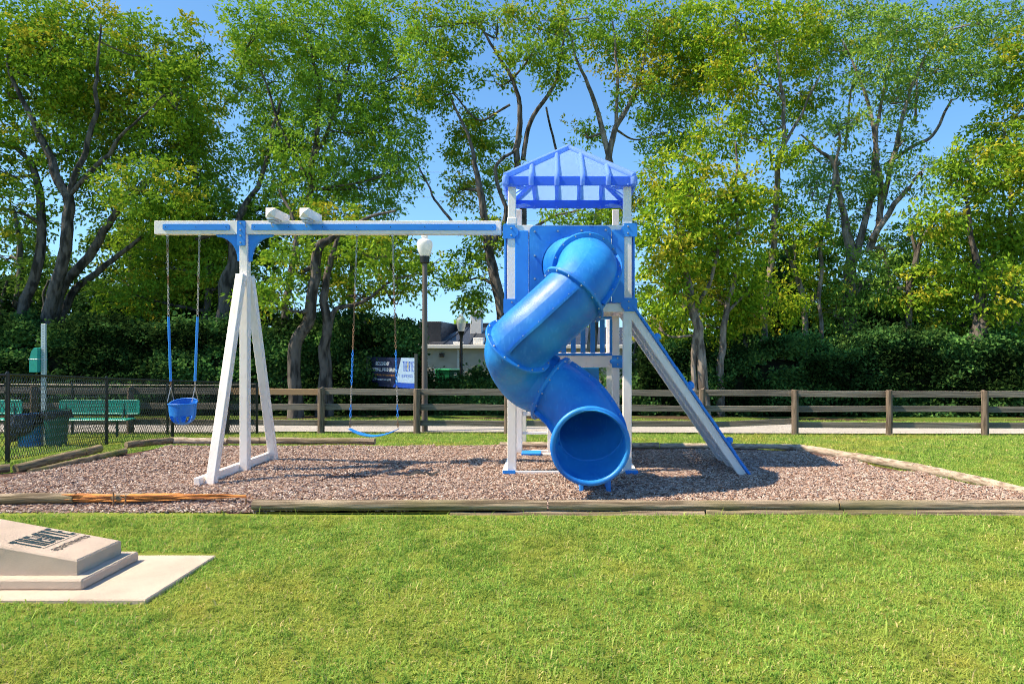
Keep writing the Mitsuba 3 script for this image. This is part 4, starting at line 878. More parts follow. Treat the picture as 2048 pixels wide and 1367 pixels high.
put('roof_unit', box(bx(946), bx(966), YD + 0.1, YD + 1.2, PZ(690, YD) + 0.05, PZ(675, YD), 0.03), 'white_paint', bd_)
put('roof_unit', box(bx(906), bx(924), YD + 0.1, YD + 1.0, PZ(690, YD) + 0.05, PZ(684, YD), 0.03), 'white_paint', bd_)
for px0, px1, m, lb in ((870, 899, 'cabinet_green', 'bright green utility cabinet before the beige wall'), (899.8, 919, 'cabinet_dark_green', 'dark green utility cabinet beside the bright green one')):
    Yk = 37.0; k = thing('utility_cabinet', lb, 'cabinet')
    g = float(ground(PX(px0, Yk), Yk)); put('body', box(PX(px0, Yk), PX(px1, Yk), Yk, Yk + 1.1, g, PZ(742, Yk), 0.03), m, k)
    put('lid', box(PX(px0, Yk) - 0.02, PX(px1, Yk) + 0.02, Yk - 0.05, Yk + 1.12, PZ(742, Yk) + 0.002, PZ(738.5, Yk), 0.03), m, k)
    if px0 > 890: put('warning_label', box(PX(908, Yk), PX(913, Yk), Yk - 0.006, Yk - 0.001, PZ(750, Yk), PZ(745, Yk), 0.001), 'white_paint', k)
pl = thing('parking_lot_light', 'distant twin headed parking lot light above the trees', 'lamp post')
Yp = 70.0
put('pole', tube([(PX(816, Yp), Yp, -2.3), (PX(816, Yp), Yp, PZ(645, Yp))], 0.09, 8), 'grey_metal', pl)
for px0, px1 in ((804, 814), (816.5, 827)): put('lamp_head', box(PX(px0, Yp), PX(px1, Yp), Yp - 0.3, Yp + 0.3, PZ(646.5, Yp), PZ(640.5, Yp), 0.04), 'black_metal', pl)
for py, Yk, lb in ((569, 33.0, 'upper wire of the low pair'), (572.5, 33.0, 'lowest wire of all'), (345, 34.0, 'highest wire'), (395, 34.0, 'second highest wire'), (443, 34.0, 'third wire from the top')):
    xx = np.linspace(-32, 32, 33); z = PZ(py, Yk) + 0.0006 * (xx + 5)**2
    whole('overhead_wire', tube(np.c_[xx, 0 * xx + Yk, z], 0.008 if py < 500 else 0.014, 5), 'grey_metal' if py < 500 else 'black_metal', f'thin dark overhead cable behind the trees, {lb}', 'wire', 'overhead wires')

# ------------------------------------------------------------------ trees
PALS = {
    'deep':  [(0.134, 0.266, 0.028), (0.223, 0.381, 0.032), (0.342, 0.462, 0.036)],
    'olive': [(0.165, 0.309, 0.036), (0.253, 0.443, 0.043), (0.374, 0.537, 0.056)],
    'lime':  [(0.107, 0.232, 0.02), (0.254, 0.42, 0.027), (0.506, 0.575, 0.041)],
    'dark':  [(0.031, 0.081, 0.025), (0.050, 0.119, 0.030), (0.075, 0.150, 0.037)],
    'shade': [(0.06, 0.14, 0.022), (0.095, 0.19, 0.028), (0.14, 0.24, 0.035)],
    'teal':  [(0.138, 0.278, 0.055), (0.221, 0.386, 0.065), (0.331, 0.483, 0.074)],
}
def leaf_arrays(pos, axis, r, L, Wd, flat=0.6):
    n = len(pos); a = axis / np.maximum(np.linalg.norm(axis, axis=1, keepdims=True), 1e-9)
    up = r.normal(0, 1, (n, 3)); up[:, 2] += 1.6 * flat; s = np.cross(a, up); s /= np.maximum(np.linalg.norm(s, axis=1, keepdims=True), 1e-9); nn = np.cross(s, a)
    l = (L * r.uniform(0.65, 1.3, n))[:, None]; w = (Wd * r.uniform(0.7, 1.25, n))[:, None]
    mid = pos + a * l * 0.42 - nn * w * 0.12
    return np.stack([pos, mid + s * w / 2, pos + a * l - nn * l * 0.10, mid - s * w / 2], 1)
def smooth_np(a, b, x):
    t = np.clip((x - a) / (b - a), 0, 1); return t * t * (3 - 2 * t)
def leaf_cloud(C, rad, dens, r, pal, L, Wd, warm=0.06, gaps=0.42, nscale=1.9, seed=0):
    area = np.pi * rad[0] * rad[2]; nspray = max(int(area * dens / 16), 4)
    d = r.normal(0, 1, (nspray * 3, 3)); d /= np.linalg.norm(d, axis=1, keepdims=True); rr = r.random(len(d))**0.42
    p = C + d * rr[:, None] * rad
    keep = meshkit.fbm(p * nscale, 3, seed) > gaps - 0.05 * rr
    p, d = p[keep][:nspray], d[keep][:nspray]
    if not len(p): return np.zeros((0, 4, 3)), np.zeros((0, 3))
    tw = d + r.normal(0, 0.6, p.shape); tw[:, 2] -= 0.35; tw /= np.linalg.norm(tw, axis=1, keepdims=True)
    k = 16; t = r.uniform(-0.6, 1.0, (len(p), k)) * 0.22
    pos = (p[:, None] + tw[:, None] * t[..., None] + r.normal(0, 1, (len(p), k, 3)) * [0.15, 0.15, 0.06]).reshape(-1, 3)
    ax = (tw[:, None] * 0.7 + r.normal(0, 0.65, (len(p), k, 3))).reshape(-1, 3); ax[:, 2] -= 0.25
    V = leaf_arrays(pos, ax, r, L, Wd)
    pal = np.array(pal); q = np.clip(np.repeat(r.beta(1.6, 1.6, len(p)), k) + r.normal(0, 0.16, len(pos)), 0, 1) * 2
    lo = np.minimum(q.astype(int), 1); c = pal[lo] * (1 - (q - lo))[:, None] + pal[lo + 1] * (q - lo)[:, None]
    big = meshkit.noise(pos * 0.55, seed + 31); y = (np.repeat(r.random(len(p)), k) < warm * 5.0 * smooth_np(0.45, 0.75, big))
    c = np.where(y[:, None], np.array([0.46, 0.44, 0.04]) * r.uniform(0.8, 1.1, (len(c), 1)), c)
    return V, c
def leaf_mesh(chunks):
    V = np.concatenate([c[0] for c in chunks]); C = np.concatenate([c[1] for c in chunks]); n = len(V)
    f = (np.arange(n)[:, None, None] * 4 + np.array([[0, 1, 2], [0, 2, 3]])).reshape(-1, 3)
    return (V.reshape(-1, 3), f), np.repeat(C, 4, 0)
total = [0]
def tree(name, label, group, Y, limbs, blobs, pal, seed, L=0.165, Wd=0.085, dens=470, warm=0.05, gaps=0.48, catg='tree', spread=1.0, twigs=6, bark='bark'):
    r = np.random.default_rng(seed); k = thing(name, label, catg, group); wood, pts_all, rad_all = [], [], []
    for lm in limbs:
        w = []
        for (px, py, wd, *dy) in lm:
            y = Y + (dy[0] if dy else 0); w.append(np.r_[P(px, py, y), wd * y / F / 2])
        w = np.array(w)
        if lm[0][1] > 600:
            g = float(ground(w[0, 0], w[0, 1])) - 0.15; w = np.vstack([[w[0, 0] + 0.02, w[0, 1], g, w[0, 3] * 1.35], w]) if w[0, 2] > g + 0.3 else w
        cc = catmull(w, 6); jit = (np.stack([meshkit.fbm(cc[:, :3] * 1.3 + q * 9, 2, seed) for q in range(3)], 1) - 0.5) * 0.22
        jit[0] = 0
        p = cc[:, :3] + jit * np.clip(np.arange(len(cc)) / 6, 0, 1)[:, None]; rad = np.maximum(cc[:, 3], 0.012)
        wood.append(tube(p, rad, 10)); pts_all.append(p); rad_all.append(rad)
    ap_, ar = np.vstack(pts_all), np.concatenate(rad_all); chunks = []
    for bi, b in enumerate(blobs):
        px, py, rx_, ry_ = b[:4]; dd = b[4] if len(b) > 4 else 1.0; y = Y + (b[5] if len(b) > 5 else r.uniform(-0.9, 2.2) * spread)
        C = P(px, py, y); rad = np.array([rx_ * y / F, (rx_ + ry_) / 2 * y / F * 0.85, ry_ * y / F])
        score = np.linalg.norm(ap_ - C, axis=1) + np.where(ap_[:, 2] > C[2] - 0.2, 2.0, 0); j = int(np.argmin(score)); a = ap_[j]; r0 = min(ar[j] * 0.6, 0.085)
        mid = (a + C) / 2 + r.normal(0, 0.25, 3) - [0, 0, 0.15]
        br = catmull([a, mid, C + r.normal(0, 0.15, 3)], 5); wood.append(tube(br, np.linspace(max(r0, 0.03), 0.018, len(br)), 6))
        for _ in range(twigs):
            d = r.normal(0, 1, 3); d[2] = abs(d[2]) * 0.6 + d[2] * 0.3; d /= np.linalg.norm(d); e = C + d * rad * r.uniform(0.6, 0.95); s = br[r.integers(len(br) // 2, len(br))]
            tw = catmull([s, (s + e) / 2 + r.normal(0, 0.14, 3), e], 3); wood.append(tube(tw, np.linspace(0.018, 0.006, len(tw)), 4, cap=False))
        chunks.append(leaf_cloud(C, rad, dens * dd, r, PALS[pal], L, Wd, warm, gaps, seed=seed * 7 + bi))
    put('trunk', cat(wood), bark, k, 60)
    m, c = leaf_mesh(chunks); total[0] += len(c) // 2
    put('crown', m, 'leaf', k, False, color=c)
    return k
GT = 'trees behind the path'
tree('broad_tree', 'broad dark green tree with forked leaning trunk at the far left', GT, 22.0,
     [[(92, 652, 24), (118, 560, 22), (136, 440, 20), (130, 385, 18), (70, 250, 12), (28, 165, 7), (10, 90, 4)], [(132, 400, 13), (160, 330, 11), (190, 235, 9), (196, 120, 5), (205, 50, 3)], [(138, 392, 9), (215, 305, 8), (255, 260, 5), (330, 190, 3)],
      [(48, 625, 20, .5), (84, 500, 17, .5), (74, 350, 12, .5), (35, 300, 8, .6), (-20, 280, 5, .8)], [(112, 612, 19, .8), (176, 515, 17, .8), (240, 420, 12, .9), (330, 330, 6, 1.2)], [(122, 632, 15, 1.2), (196, 545, 12, 1.4), (290, 470, 6, 1.6)]],
     [(30, 70, 105, 85), (170, 65, 105, 65, 1.1), (60, 190, 120, 95), (210, 175, 130, 95), (300, 110, 60, 80), (140, 290, 130, 75, .8), (290, 270, 120, 95), (-20, 330, 60, 80, .7), (210, 400, 100, 60, .55), (40, 420, 60, 70, .45), (300, 390, 100, 80, .9), (120, 130, 100, 80), (350, 190, 60, 90)], 'deep', 1, warm=0.10)
tree('slender_tree', 'slender dark tree standing between the two broad left trees', GT, 24.5,
     [[(405, 660, 16), (420, 560, 14), (396, 420, 11), (385, 260, 7), (380, 120, 4)], [(418, 540, 8), (470, 470, 6), (500, 400, 4)]],
     [(385, 110, 42, 75, 1), (390, 220, 60, 90), (400, 330, 80, 90), (350, 430, 80, 80), (430, 440, 80, 70), (350, 540, 80, 80, 1), (440, 560, 80, 70), (290, 500, 70, 70, .8), (270, 590, 80, 60, .8)], 'deep', 2, warm=0.06)
tree('tall_tree', 'tall olive green tree rising behind the swing legs', GT, 24.0,
     [[(445, 670, 30, -1), (455, 570, 28, -1), (470, 500, 22, -1), (445, 470, 12, -1), (390, 480, 6, -1)], [(470, 505, 16, -1), (480, 430, 12, -.6), (530, 340, 8), (560, 200, 5)],
      [(612, 690, 18), (625, 560, 14), (618, 420, 12), (622, 330, 11), (640, 190, 8), (612, 60, 4)], [(622, 320, 8), (655, 260, 7), (700, 120, 4)], [(628, 380, 8), (560, 250, 6), (520, 130, 3)]],
     [(520, 55, 75, 75), (640, 45, 115, 75), (760, 60, 95, 80), (560, 170, 110, 90), (690, 165, 120, 100), (640, 290, 120, 95), (775, 250, 80, 100), (540, 300, 85, 80), (720, 380, 110, 70), (600, 400, 90, 60, .9), (800, 340, 50, 55, .7), (500, 120, 50, 70, .8), (840, 130, 50, 80, .8)], 'olive', 3, L=0.16, Wd=0.075, warm=0.03, gaps=0.51)
tree('twin_trunk_tree', 'tree with two pale trunks right of the swing legs', GT, 19.7,
     [[(590, 780, 26), (592, 690, 25), (622, 615, 22), (638, 500, 19), (660, 480, 14), (720, 440, 8), (790, 420, 4)], [(642, 780, 20, .3), (652, 650, 18, .3), (650, 560, 14, .3), (680, 470, 7, .5)], [(565, 670, 15, 1.2), (580, 560, 13, 1.4), (592, 470, 9, 1.6), (560, 380, 4, 1.8)], [(660, 640, 10, .4), (720, 605, 7, .4), (790, 560, 4, .4)]],
     [(690, 510, 95, 55, .9), (590, 520, 70, 60, .8), (770, 510, 75, 60, .9), (735, 585, 85, 38, .8), (800, 560, 55, 45, .7), (530, 590, 60, 60, .7), (860, 545, 45, 40, .7), (650, 440, 80, 40, .7)], 'deep', 4, warm=0.05)
tree('forked_tree', 'sparse forked tree directly left of the tower roof', GT, 23.5,
     [[(1006, 650, 24), (990, 560, 21), (976, 480, 18), (960, 380, 13), (945, 300, 8), (905, 200, 4)], [(978, 500, 12), (1010, 430, 9), (990, 340, 7), (1035, 300, 5)],
      [(1040, 640, 18, .8), (1046, 440, 15, .8), (1034, 300, 13, .8), (1038, 195, 9, .8), (990, 100, 6, .8), (945, 35, 3, .8)], [(1046, 320, 10, .8), (1060, 245, 9, .8), (1112, 160, 7, .8), (1130, 60, 4, .8)], [(1020, 210, 5, .8), (960, 240, 4, .8), (905, 190, 3, .8)], [(905, 445, 6), (872, 400, 4.5), (838, 335, 3)], [(1112, 300, 5, 1.5), (1092, 215, 4, 1.5)]],
     [(900, 50, 75, 65, .8), (880, 160, 55, 75, .9), (955, 285, 70, 62, 1.2), (1000, 40, 55, 45, .5), (1075, 50, 65, 55, .8), (1110, 130, 48, 55, .9), (930, 375, 55, 45, .7), (940, 560, 48, 80, 1.0), (975, 470, 45, 60, .8), (1010, 355, 40, 50, .7), (1160, 425, 90, 35, .8), (990, 160, 45, 30, .5), (1050, 110, 45, 45, .7)], 'deep', 5, warm=0.08, gaps=0.51)
tree('reddish_tip_tree', 'sparse tree with grey twin stems directly behind the tower roof', GT, 25.0,
     [[(1185, 660, 20), (1198, 430, 17), (1216, 330, 14), (1232, 255, 11), (1272, 180, 7), (1300, 60, 3)], [(1222, 330, 12), (1190, 205, 9), (1150, 110, 5), (1130, 30, 3)], [(1232, 260, 8), (1235, 140, 6), (1225, 40, 3)]],
     [(1170, 45, 65, 55, .7), (1265, 55, 80, 65, .8), (1345, 60, 80, 65, .9), (1300, 170, 80, 75, .9), (1210, 110, 55, 45, .5), (1390, 170, 75, 70), (1340, 260, 70, 60, .9), (1170, 260, 45, 35, .5), (1260, 420, 45, 60, .7)], 'olive', 6, warm=0.16, gaps=0.51, bark='sunlit_bark')
tree('dense_bright_tree', 'dense bright yellow green tree directly right of the tower', GT, 20.0,
     [[(1408, 785, 22), (1404, 715, 21), (1388, 640, 18), (1375, 560, 13), (1350, 430, 7)], [(1440, 720, 14, .8), (1452, 640, 12, .8), (1470, 540, 8, .8)], [(1476, 470, 7), (1472, 380, 6), (1471, 285, 4)], [(1390, 640, 9), (1430, 540, 7), (1440, 430, 4)]],
     [(1345, 350, 70, 70, 1), (1400, 400, 85, 75, 1.1), (1340, 470, 75, 75, 1.1), (1440, 490, 85, 75, 1.1), (1345, 570, 75, 75), (1440, 590, 80, 75), (1395, 660, 80, 55, .8), (1305, 640, 45, 55, .7), (1490, 390, 55, 65, .9), (1500, 600, 45, 70, .7)], 'lime', 7, L=0.175, Wd=0.085, warm=0.10, gaps=0.48, bark='sunlit_bark')
tree('crooked_tree', 'tree with one thin crooked trunk right of the bright one', GT, 23.0,
     [[(1530, 690, 13), (1526, 612, 13), (1547, 510, 12), (1552, 360, 11), (1562, 305, 9), (1566, 195, 7), (1550, 90, 4)], [(1563, 300, 7), (1600, 230, 5), (1640, 150, 3)], [(1614, 700, 12, .6), (1602, 575, 11, .6), (1560, 470, 6, .6)], [(1544, 330, 5), (1538, 288, 4)], [(1566, 200, 5), (1520, 140, 3), (1490, 60, 2.5)]],
     [(1490, 55, 90, 65), (1590, 80, 80, 75), (1475, 160, 75, 65), (1600, 190, 60, 60, .9), (1510, 240, 55, 45, .6), (1575, 300, 60, 45, .7), (1530, 420, 65, 65, .9), (1595, 490, 65, 70, .9), (1555, 600, 60, 60, .9), (1620, 590, 50, 60, .8), (1440, 270, 70, 55, .9), (1400, 90, 80, 80)], 'lime', 8, warm=0.05, gaps=0.50, bark='sunlit_bark')
tree('multi_stem_tree', 'large tree with bark coloured as sunlit, spreading many stems at the right', GT, 24.0,
     [[(1700, 790, 34.3), (1700, 660, 28.1), (1700, 560, 25.0), (1702, 510, 21.8), (1686, 430, 12.5), (1668, 330, 8.6), (1640, 300, 5.5), (1600, 270, 3.1)], [(1710, 520, 15.6), (1742, 390, 10.9), (1754, 260, 7.8), (1780, 130, 3.9), (1800, 40, 2.3)], [(1735, 505, 15.6, -.4), (1760, 440, 12.5, -.4), (1756, 330, 9.4, -.4), (1735, 200, 6.2, -.4), (1690, 90, 3.1, -.4)],
      [(1742, 480, 11.7, -.6), (1790, 410, 10.1, -.6), (1818, 375, 8.6, -.6)], [(1760, 430, 9.4), (1790, 300, 9.4), (1810, 220, 7.0), (1850, 110, 3.9)], [(1770, 330, 7.0, .4), (1835, 290, 7.0, .4), (1865, 270, 6.2, .4), (1905, 200, 4.7, .4)], [(1645, 700, 7.8, -.8), (1640, 512, 7.8, -.8), (1655, 435, 7.0, -.8), (1676, 310, 5.5, -.8), (1677, 250, 3.9, -.8)], [(1690, 300, 5.5), (1700, 200, 3.9), (1720, 100, 2.3)], [(1830, 250, 5.5, .5), (1842, 130, 3.1, .5), (1900, 60, 2.3, .5)]],
     [(1690, 45, 105, 60), (1820, 55, 110, 65), (1740, 140, 90, 55, .9), (1870, 145, 90, 55, 1), (1800, 190, 70, 45, .7), (1960, 55, 105, 70, .9), (1690, 250, 65, 45, .8), (1800, 280, 55, 45, .6), (1745, 360, 75, 55, .9), (1690, 450, 50, 50, 1), (1620, 380, 45, 50, .8), (1840, 350, 45, 40, .5), (1660, 340, 50, 40, .8), (1735, 560, 80, 75, .9), (1680, 630, 65, 55, .8), (1950, 150, 70, 55, .8), (1640, 100, 60, 60, .8), (1830, 480, 50, 60, .7)], 'teal', 9, L=0.155, Wd=0.07, warm=0.03, gaps=0.47, bark='sunlit_bark')
tree('right_edge_tree', 'dense green tree at the right edge with a stout scarred trunk', GT, 21.5,
     [[(1952, 745, 36), (1953, 690, 34), (1956, 650, 28), (1960, 590, 20), (1950, 500, 12), (1930, 400, 6)], [(1956, 650, 14), (2000, 620, 11), (2060, 590, 8)], [(1812, 690, 13, .8), (1824, 565, 12, .8), (1834, 500, 10, .8), (1862, 455, 6, .8)], [(1832, 505, 7, .8), (1818, 450, 4, .8)], [(2032, 700, 16, 1.5), (2030, 560, 12, 1.5), (2020, 420, 8, 1.5), (2010, 260, 4, 1.5)]],
     [(2015, 260, 75, 75), (1985, 360, 85, 75), (1915, 335, 50, 50, .9), (2035, 470, 60, 85), (1945, 460, 75, 70), (1875, 435, 60, 50, .9), (1895, 560, 80, 60), (2000, 580, 75, 60), (1825, 580, 60, 55, .9), (2045, 130, 55, 80), (2090, 330, 70, 90), (1900, 640, 60, 40, .8), (2030, 660, 60, 40, .8)], 'deep', 10, L=0.175, Wd=0.09, warm=0.08, gaps=0.49)
# trees outside the frame shade the ground and the hedge on both sides
tree('outer_tree', 'tree just beyond the left photo edge', GT, 22.0, [[(-150, 700, 26), (-140, 500, 20), (-120, 250, 10), (-100, 60, 4)]], [(-150, 120, 120, 100), (-120, 280, 120, 100), (-160, 420, 110, 90), (-80, 500, 70, 70)], 'deep', 12, L=0.24, Wd=0.13, dens=150)

# hedge rows
def hedge(label, x0, x1, y0, depth, top, pal, seed, dens, catg='hedge', lower=None):
    r = np.random.default_rng(seed); k = thing('hedge', label, catg); n = int((x1 - x0) * dens)
    x = r.uniform(x0, x1, n); g = ground(x, np.full(n, y0 + depth / 2)); tp = top(x) + 1.3 * (meshkit.fbm(np.c_[x * 0.8, x * 0, x * 0], 4, seed) - 0.5)
    w = r.random(n); z = g + (tp - g) * (r.random(n)**0.85)
    bulge = 0.35 * meshkit.fbm(np.c_[x * 0.8, z * 1.1, x * 0], 3, seed + 5)
    prof = np.sqrt(np.clip(1 - ((z - g) / (tp - g) - 0.35).clip(0)**2 / 0.55, 0.05, 1))
    y = y0 + depth * 0.5 - depth * 0.5 * prof * (1 - 0.35 * r.random(n)**2) - 1.6 * bulge + 0.4
    y = np.where(w > 0.72, y0 + depth * 0.5 + r.uniform(-0.4, 0.5, n) * depth, y); z = np.where(w > 0.72, tp + np.abs(r.normal(0, 0.22, n)) - 0.1, z)
    keep = meshkit.fbm(np.c_[x * 1.6, y * 1.6, z * 1.9], 3, seed + 9) > 0.42
    p = np.stack([x, y, z], 1)[keep]; q = 7
    pos = (p[:, None] + r.normal(0, 0.09, (len(p), q, 3))).reshape(-1, 3); ax = r.normal(0, 0.6, pos.shape) + [0, -0.7, 0.0]
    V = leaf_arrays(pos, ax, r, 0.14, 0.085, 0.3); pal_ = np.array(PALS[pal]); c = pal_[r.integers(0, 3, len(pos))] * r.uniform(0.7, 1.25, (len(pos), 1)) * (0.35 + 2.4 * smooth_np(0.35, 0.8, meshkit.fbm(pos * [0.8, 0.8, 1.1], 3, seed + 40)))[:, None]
    m, c = leaf_mesh([(V, c)]); total[0] += len(c) // 2
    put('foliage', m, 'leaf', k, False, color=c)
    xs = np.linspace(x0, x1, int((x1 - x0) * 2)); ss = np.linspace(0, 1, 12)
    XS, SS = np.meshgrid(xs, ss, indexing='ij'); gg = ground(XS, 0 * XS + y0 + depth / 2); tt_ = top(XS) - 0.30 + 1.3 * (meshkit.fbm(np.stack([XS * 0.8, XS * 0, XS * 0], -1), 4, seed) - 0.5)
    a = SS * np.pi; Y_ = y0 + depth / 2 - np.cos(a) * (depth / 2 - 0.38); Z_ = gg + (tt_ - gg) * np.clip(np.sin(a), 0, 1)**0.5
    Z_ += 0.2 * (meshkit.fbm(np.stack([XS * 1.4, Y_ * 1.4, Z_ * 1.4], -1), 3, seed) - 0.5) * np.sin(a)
    put('shade_core', grid_mesh(np.stack([XS, Y_, Z_], -1)), 'hedge_core', k, True)  # added dark sheet standing in for the shade inside the hedge
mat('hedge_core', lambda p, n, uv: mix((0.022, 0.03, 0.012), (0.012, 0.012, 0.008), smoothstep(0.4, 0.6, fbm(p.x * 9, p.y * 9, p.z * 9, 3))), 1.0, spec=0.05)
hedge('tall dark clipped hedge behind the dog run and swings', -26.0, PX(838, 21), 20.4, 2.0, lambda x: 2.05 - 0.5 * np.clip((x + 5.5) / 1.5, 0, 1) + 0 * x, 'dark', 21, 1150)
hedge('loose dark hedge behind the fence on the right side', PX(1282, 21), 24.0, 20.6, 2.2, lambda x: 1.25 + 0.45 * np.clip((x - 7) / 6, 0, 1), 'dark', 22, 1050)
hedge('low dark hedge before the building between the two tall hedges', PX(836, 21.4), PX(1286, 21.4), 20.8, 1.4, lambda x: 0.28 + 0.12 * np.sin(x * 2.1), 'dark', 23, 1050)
# low shrubs before the building and dark understorey trees
def shrub(label, px, py, rx_, ry_, Y, pal, seed, dens=520, L=0.11, W_=0.06, warm=0.0, group=None):
    r = np.random.default_rng(seed); k = thing('shrub', label, 'shrub', group); C = P(px, py, Y); rad = np.array([rx_ * Y / F, rx_ * Y / F * 0.8, ry_ * Y / F])
    ch = leaf_cloud(C, rad, dens, r, PALS[pal], L, W_, warm, 0.36, seed=seed); m, c = leaf_mesh([ch]); total[0] += len(c) // 2
    put('foliage', m, 'leaf', k, False, color=c); g = float(ground(C[0], Y))
    put('stem', cat([tube(catmull([(C[0] + r.normal(0, 0.1), Y, g - 0.05), (C[0] + r.normal(0, .2), Y, (g + C[2]) / 2), C + d * rad * 0.8], 4), np.linspace(0.03, 0.006, 9), 5) for d in r.normal(0, 0.5, (9, 3))]), 'bark', k, 60)
PALS['pale'] = [(0.28, 0.27, 0.20), (0.42, 0.40, 0.32), (0.5, 0.48, 0.40)]
GS = 'shrubs in front of the building'
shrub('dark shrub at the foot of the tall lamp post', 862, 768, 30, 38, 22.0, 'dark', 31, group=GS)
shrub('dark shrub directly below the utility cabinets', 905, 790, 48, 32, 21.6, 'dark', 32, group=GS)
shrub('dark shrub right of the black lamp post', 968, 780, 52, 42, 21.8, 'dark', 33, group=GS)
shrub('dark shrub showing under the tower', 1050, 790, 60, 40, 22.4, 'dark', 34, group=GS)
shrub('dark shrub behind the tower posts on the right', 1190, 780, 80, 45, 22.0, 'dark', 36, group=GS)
shrub('pale plumed shrub beside the sign board, against the wall', 848, 752, 20, 14, 34.0, 'pale', 35, 900, 0.2, 0.07, group=GS)
shrub('pale plumed shrub against the wall left of the slide', 960, 752, 28, 16, 34.0, 'pale', 37, 900, 0.2, 0.07, group=GS)
GU = 'dark understorey trees'
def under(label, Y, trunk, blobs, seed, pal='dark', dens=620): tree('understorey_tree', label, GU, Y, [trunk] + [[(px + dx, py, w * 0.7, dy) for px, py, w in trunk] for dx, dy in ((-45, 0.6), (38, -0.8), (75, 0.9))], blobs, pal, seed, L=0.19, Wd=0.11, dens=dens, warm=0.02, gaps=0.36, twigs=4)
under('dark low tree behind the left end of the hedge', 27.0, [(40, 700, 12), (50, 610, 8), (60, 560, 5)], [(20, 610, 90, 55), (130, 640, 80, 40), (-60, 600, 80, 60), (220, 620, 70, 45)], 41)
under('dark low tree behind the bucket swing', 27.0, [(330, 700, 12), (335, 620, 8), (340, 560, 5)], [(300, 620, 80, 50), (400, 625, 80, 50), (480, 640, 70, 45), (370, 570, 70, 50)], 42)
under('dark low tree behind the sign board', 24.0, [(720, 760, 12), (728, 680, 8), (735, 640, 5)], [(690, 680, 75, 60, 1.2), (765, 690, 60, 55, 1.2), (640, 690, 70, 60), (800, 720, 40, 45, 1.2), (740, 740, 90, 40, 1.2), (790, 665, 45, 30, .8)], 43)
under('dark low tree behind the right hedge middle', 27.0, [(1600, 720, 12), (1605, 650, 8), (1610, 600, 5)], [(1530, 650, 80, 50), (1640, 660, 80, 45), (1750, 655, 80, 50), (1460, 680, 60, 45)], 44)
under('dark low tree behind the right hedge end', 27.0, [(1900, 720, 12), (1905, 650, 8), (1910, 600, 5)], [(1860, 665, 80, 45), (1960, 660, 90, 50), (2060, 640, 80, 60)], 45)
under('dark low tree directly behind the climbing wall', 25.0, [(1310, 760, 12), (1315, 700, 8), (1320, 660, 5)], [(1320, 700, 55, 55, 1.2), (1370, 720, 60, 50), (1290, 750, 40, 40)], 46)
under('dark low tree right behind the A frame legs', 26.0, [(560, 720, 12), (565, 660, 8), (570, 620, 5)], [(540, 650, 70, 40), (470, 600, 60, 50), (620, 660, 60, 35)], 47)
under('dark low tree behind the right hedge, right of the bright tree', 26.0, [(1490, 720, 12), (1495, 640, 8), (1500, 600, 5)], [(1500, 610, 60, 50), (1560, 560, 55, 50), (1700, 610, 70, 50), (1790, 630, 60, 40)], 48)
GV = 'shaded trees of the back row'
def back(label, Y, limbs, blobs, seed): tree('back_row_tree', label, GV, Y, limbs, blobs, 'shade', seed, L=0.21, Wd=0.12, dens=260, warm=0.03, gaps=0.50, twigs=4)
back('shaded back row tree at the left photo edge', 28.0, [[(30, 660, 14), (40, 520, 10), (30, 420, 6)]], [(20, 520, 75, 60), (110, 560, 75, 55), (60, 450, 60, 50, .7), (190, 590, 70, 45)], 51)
back('shaded back row tree left of the bucket swing', 28.0, [[(265, 660, 14), (262, 520, 10), (270, 420, 6)]], [(240, 500, 70, 55), (310, 470, 75, 60), (270, 570, 75, 50), (350, 590, 60, 50), (380, 500, 60, 60)], 52)
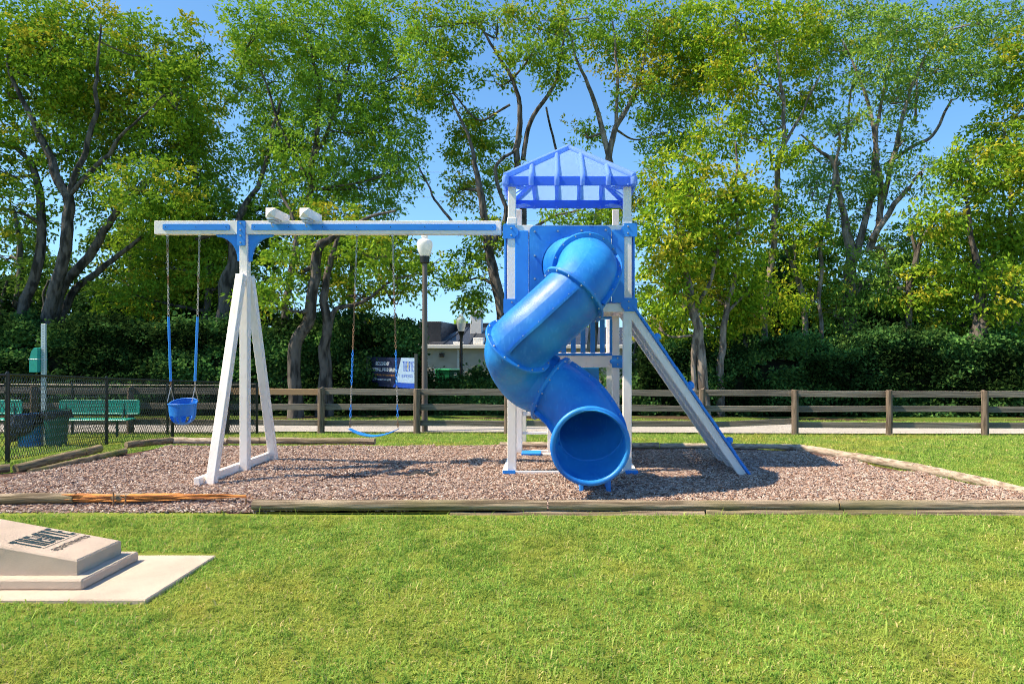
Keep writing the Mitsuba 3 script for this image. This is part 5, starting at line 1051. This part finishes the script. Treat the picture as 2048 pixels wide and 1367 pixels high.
back('shaded back row tree between the bucket swing and the A frame', 28.0, [[(445, 660, 14), (440, 520, 10), (450, 420, 6)]], [(430, 500, 70, 60), (520, 480, 70, 60), (490, 570, 75, 55), (420, 590, 60, 45), (560, 430, 60, 50)], 53)
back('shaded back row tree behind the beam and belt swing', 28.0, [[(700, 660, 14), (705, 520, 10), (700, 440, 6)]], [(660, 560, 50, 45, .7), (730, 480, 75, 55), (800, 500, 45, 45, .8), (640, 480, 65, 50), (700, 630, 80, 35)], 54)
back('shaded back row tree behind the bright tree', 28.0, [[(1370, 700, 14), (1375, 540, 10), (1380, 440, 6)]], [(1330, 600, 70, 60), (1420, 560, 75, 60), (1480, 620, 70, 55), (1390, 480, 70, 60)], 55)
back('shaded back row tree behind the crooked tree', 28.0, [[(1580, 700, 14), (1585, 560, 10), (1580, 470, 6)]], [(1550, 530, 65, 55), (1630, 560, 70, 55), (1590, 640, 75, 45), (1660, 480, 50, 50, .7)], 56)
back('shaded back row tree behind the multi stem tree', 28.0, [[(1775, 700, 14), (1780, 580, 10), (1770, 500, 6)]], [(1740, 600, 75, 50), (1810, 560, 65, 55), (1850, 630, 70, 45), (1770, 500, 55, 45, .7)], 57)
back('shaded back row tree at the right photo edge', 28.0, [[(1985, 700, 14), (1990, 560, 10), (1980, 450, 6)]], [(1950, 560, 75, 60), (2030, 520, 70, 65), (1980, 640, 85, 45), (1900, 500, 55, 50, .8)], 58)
# far wood on the horizon
r = np.random.default_rng(77); ch = []
for x in np.arange(-150, 190, 9.0):
    Yw = r.uniform(120, 150); h = r.uniform(4.0, 8.5); ch.append(leaf_cloud(np.array([x + r.normal(0, 2), Yw, -2 + h * 0.5]), np.array([8.0, 6.0, h * 0.6]), 30, r, PALS['olive'], 1.1, 0.8, 0.0, 0.3, 0.3, seed=int(x) + 500))
m, c = leaf_mesh(ch); k = put('far_wood', m, 'leaf', None, False, color=c); labels[k] = {'label': 'far pale green wood along the horizon', 'category': 'wood', 'kind': 'stuff'}
print('tris', sum(len(meshkit.WRITTEN[d['filename']][1]) for d in scene.values() if d.get('type') == 'ply'), 'leaf triangles', total[0], 'grass tiles', count[0], 'entries', len(scene))
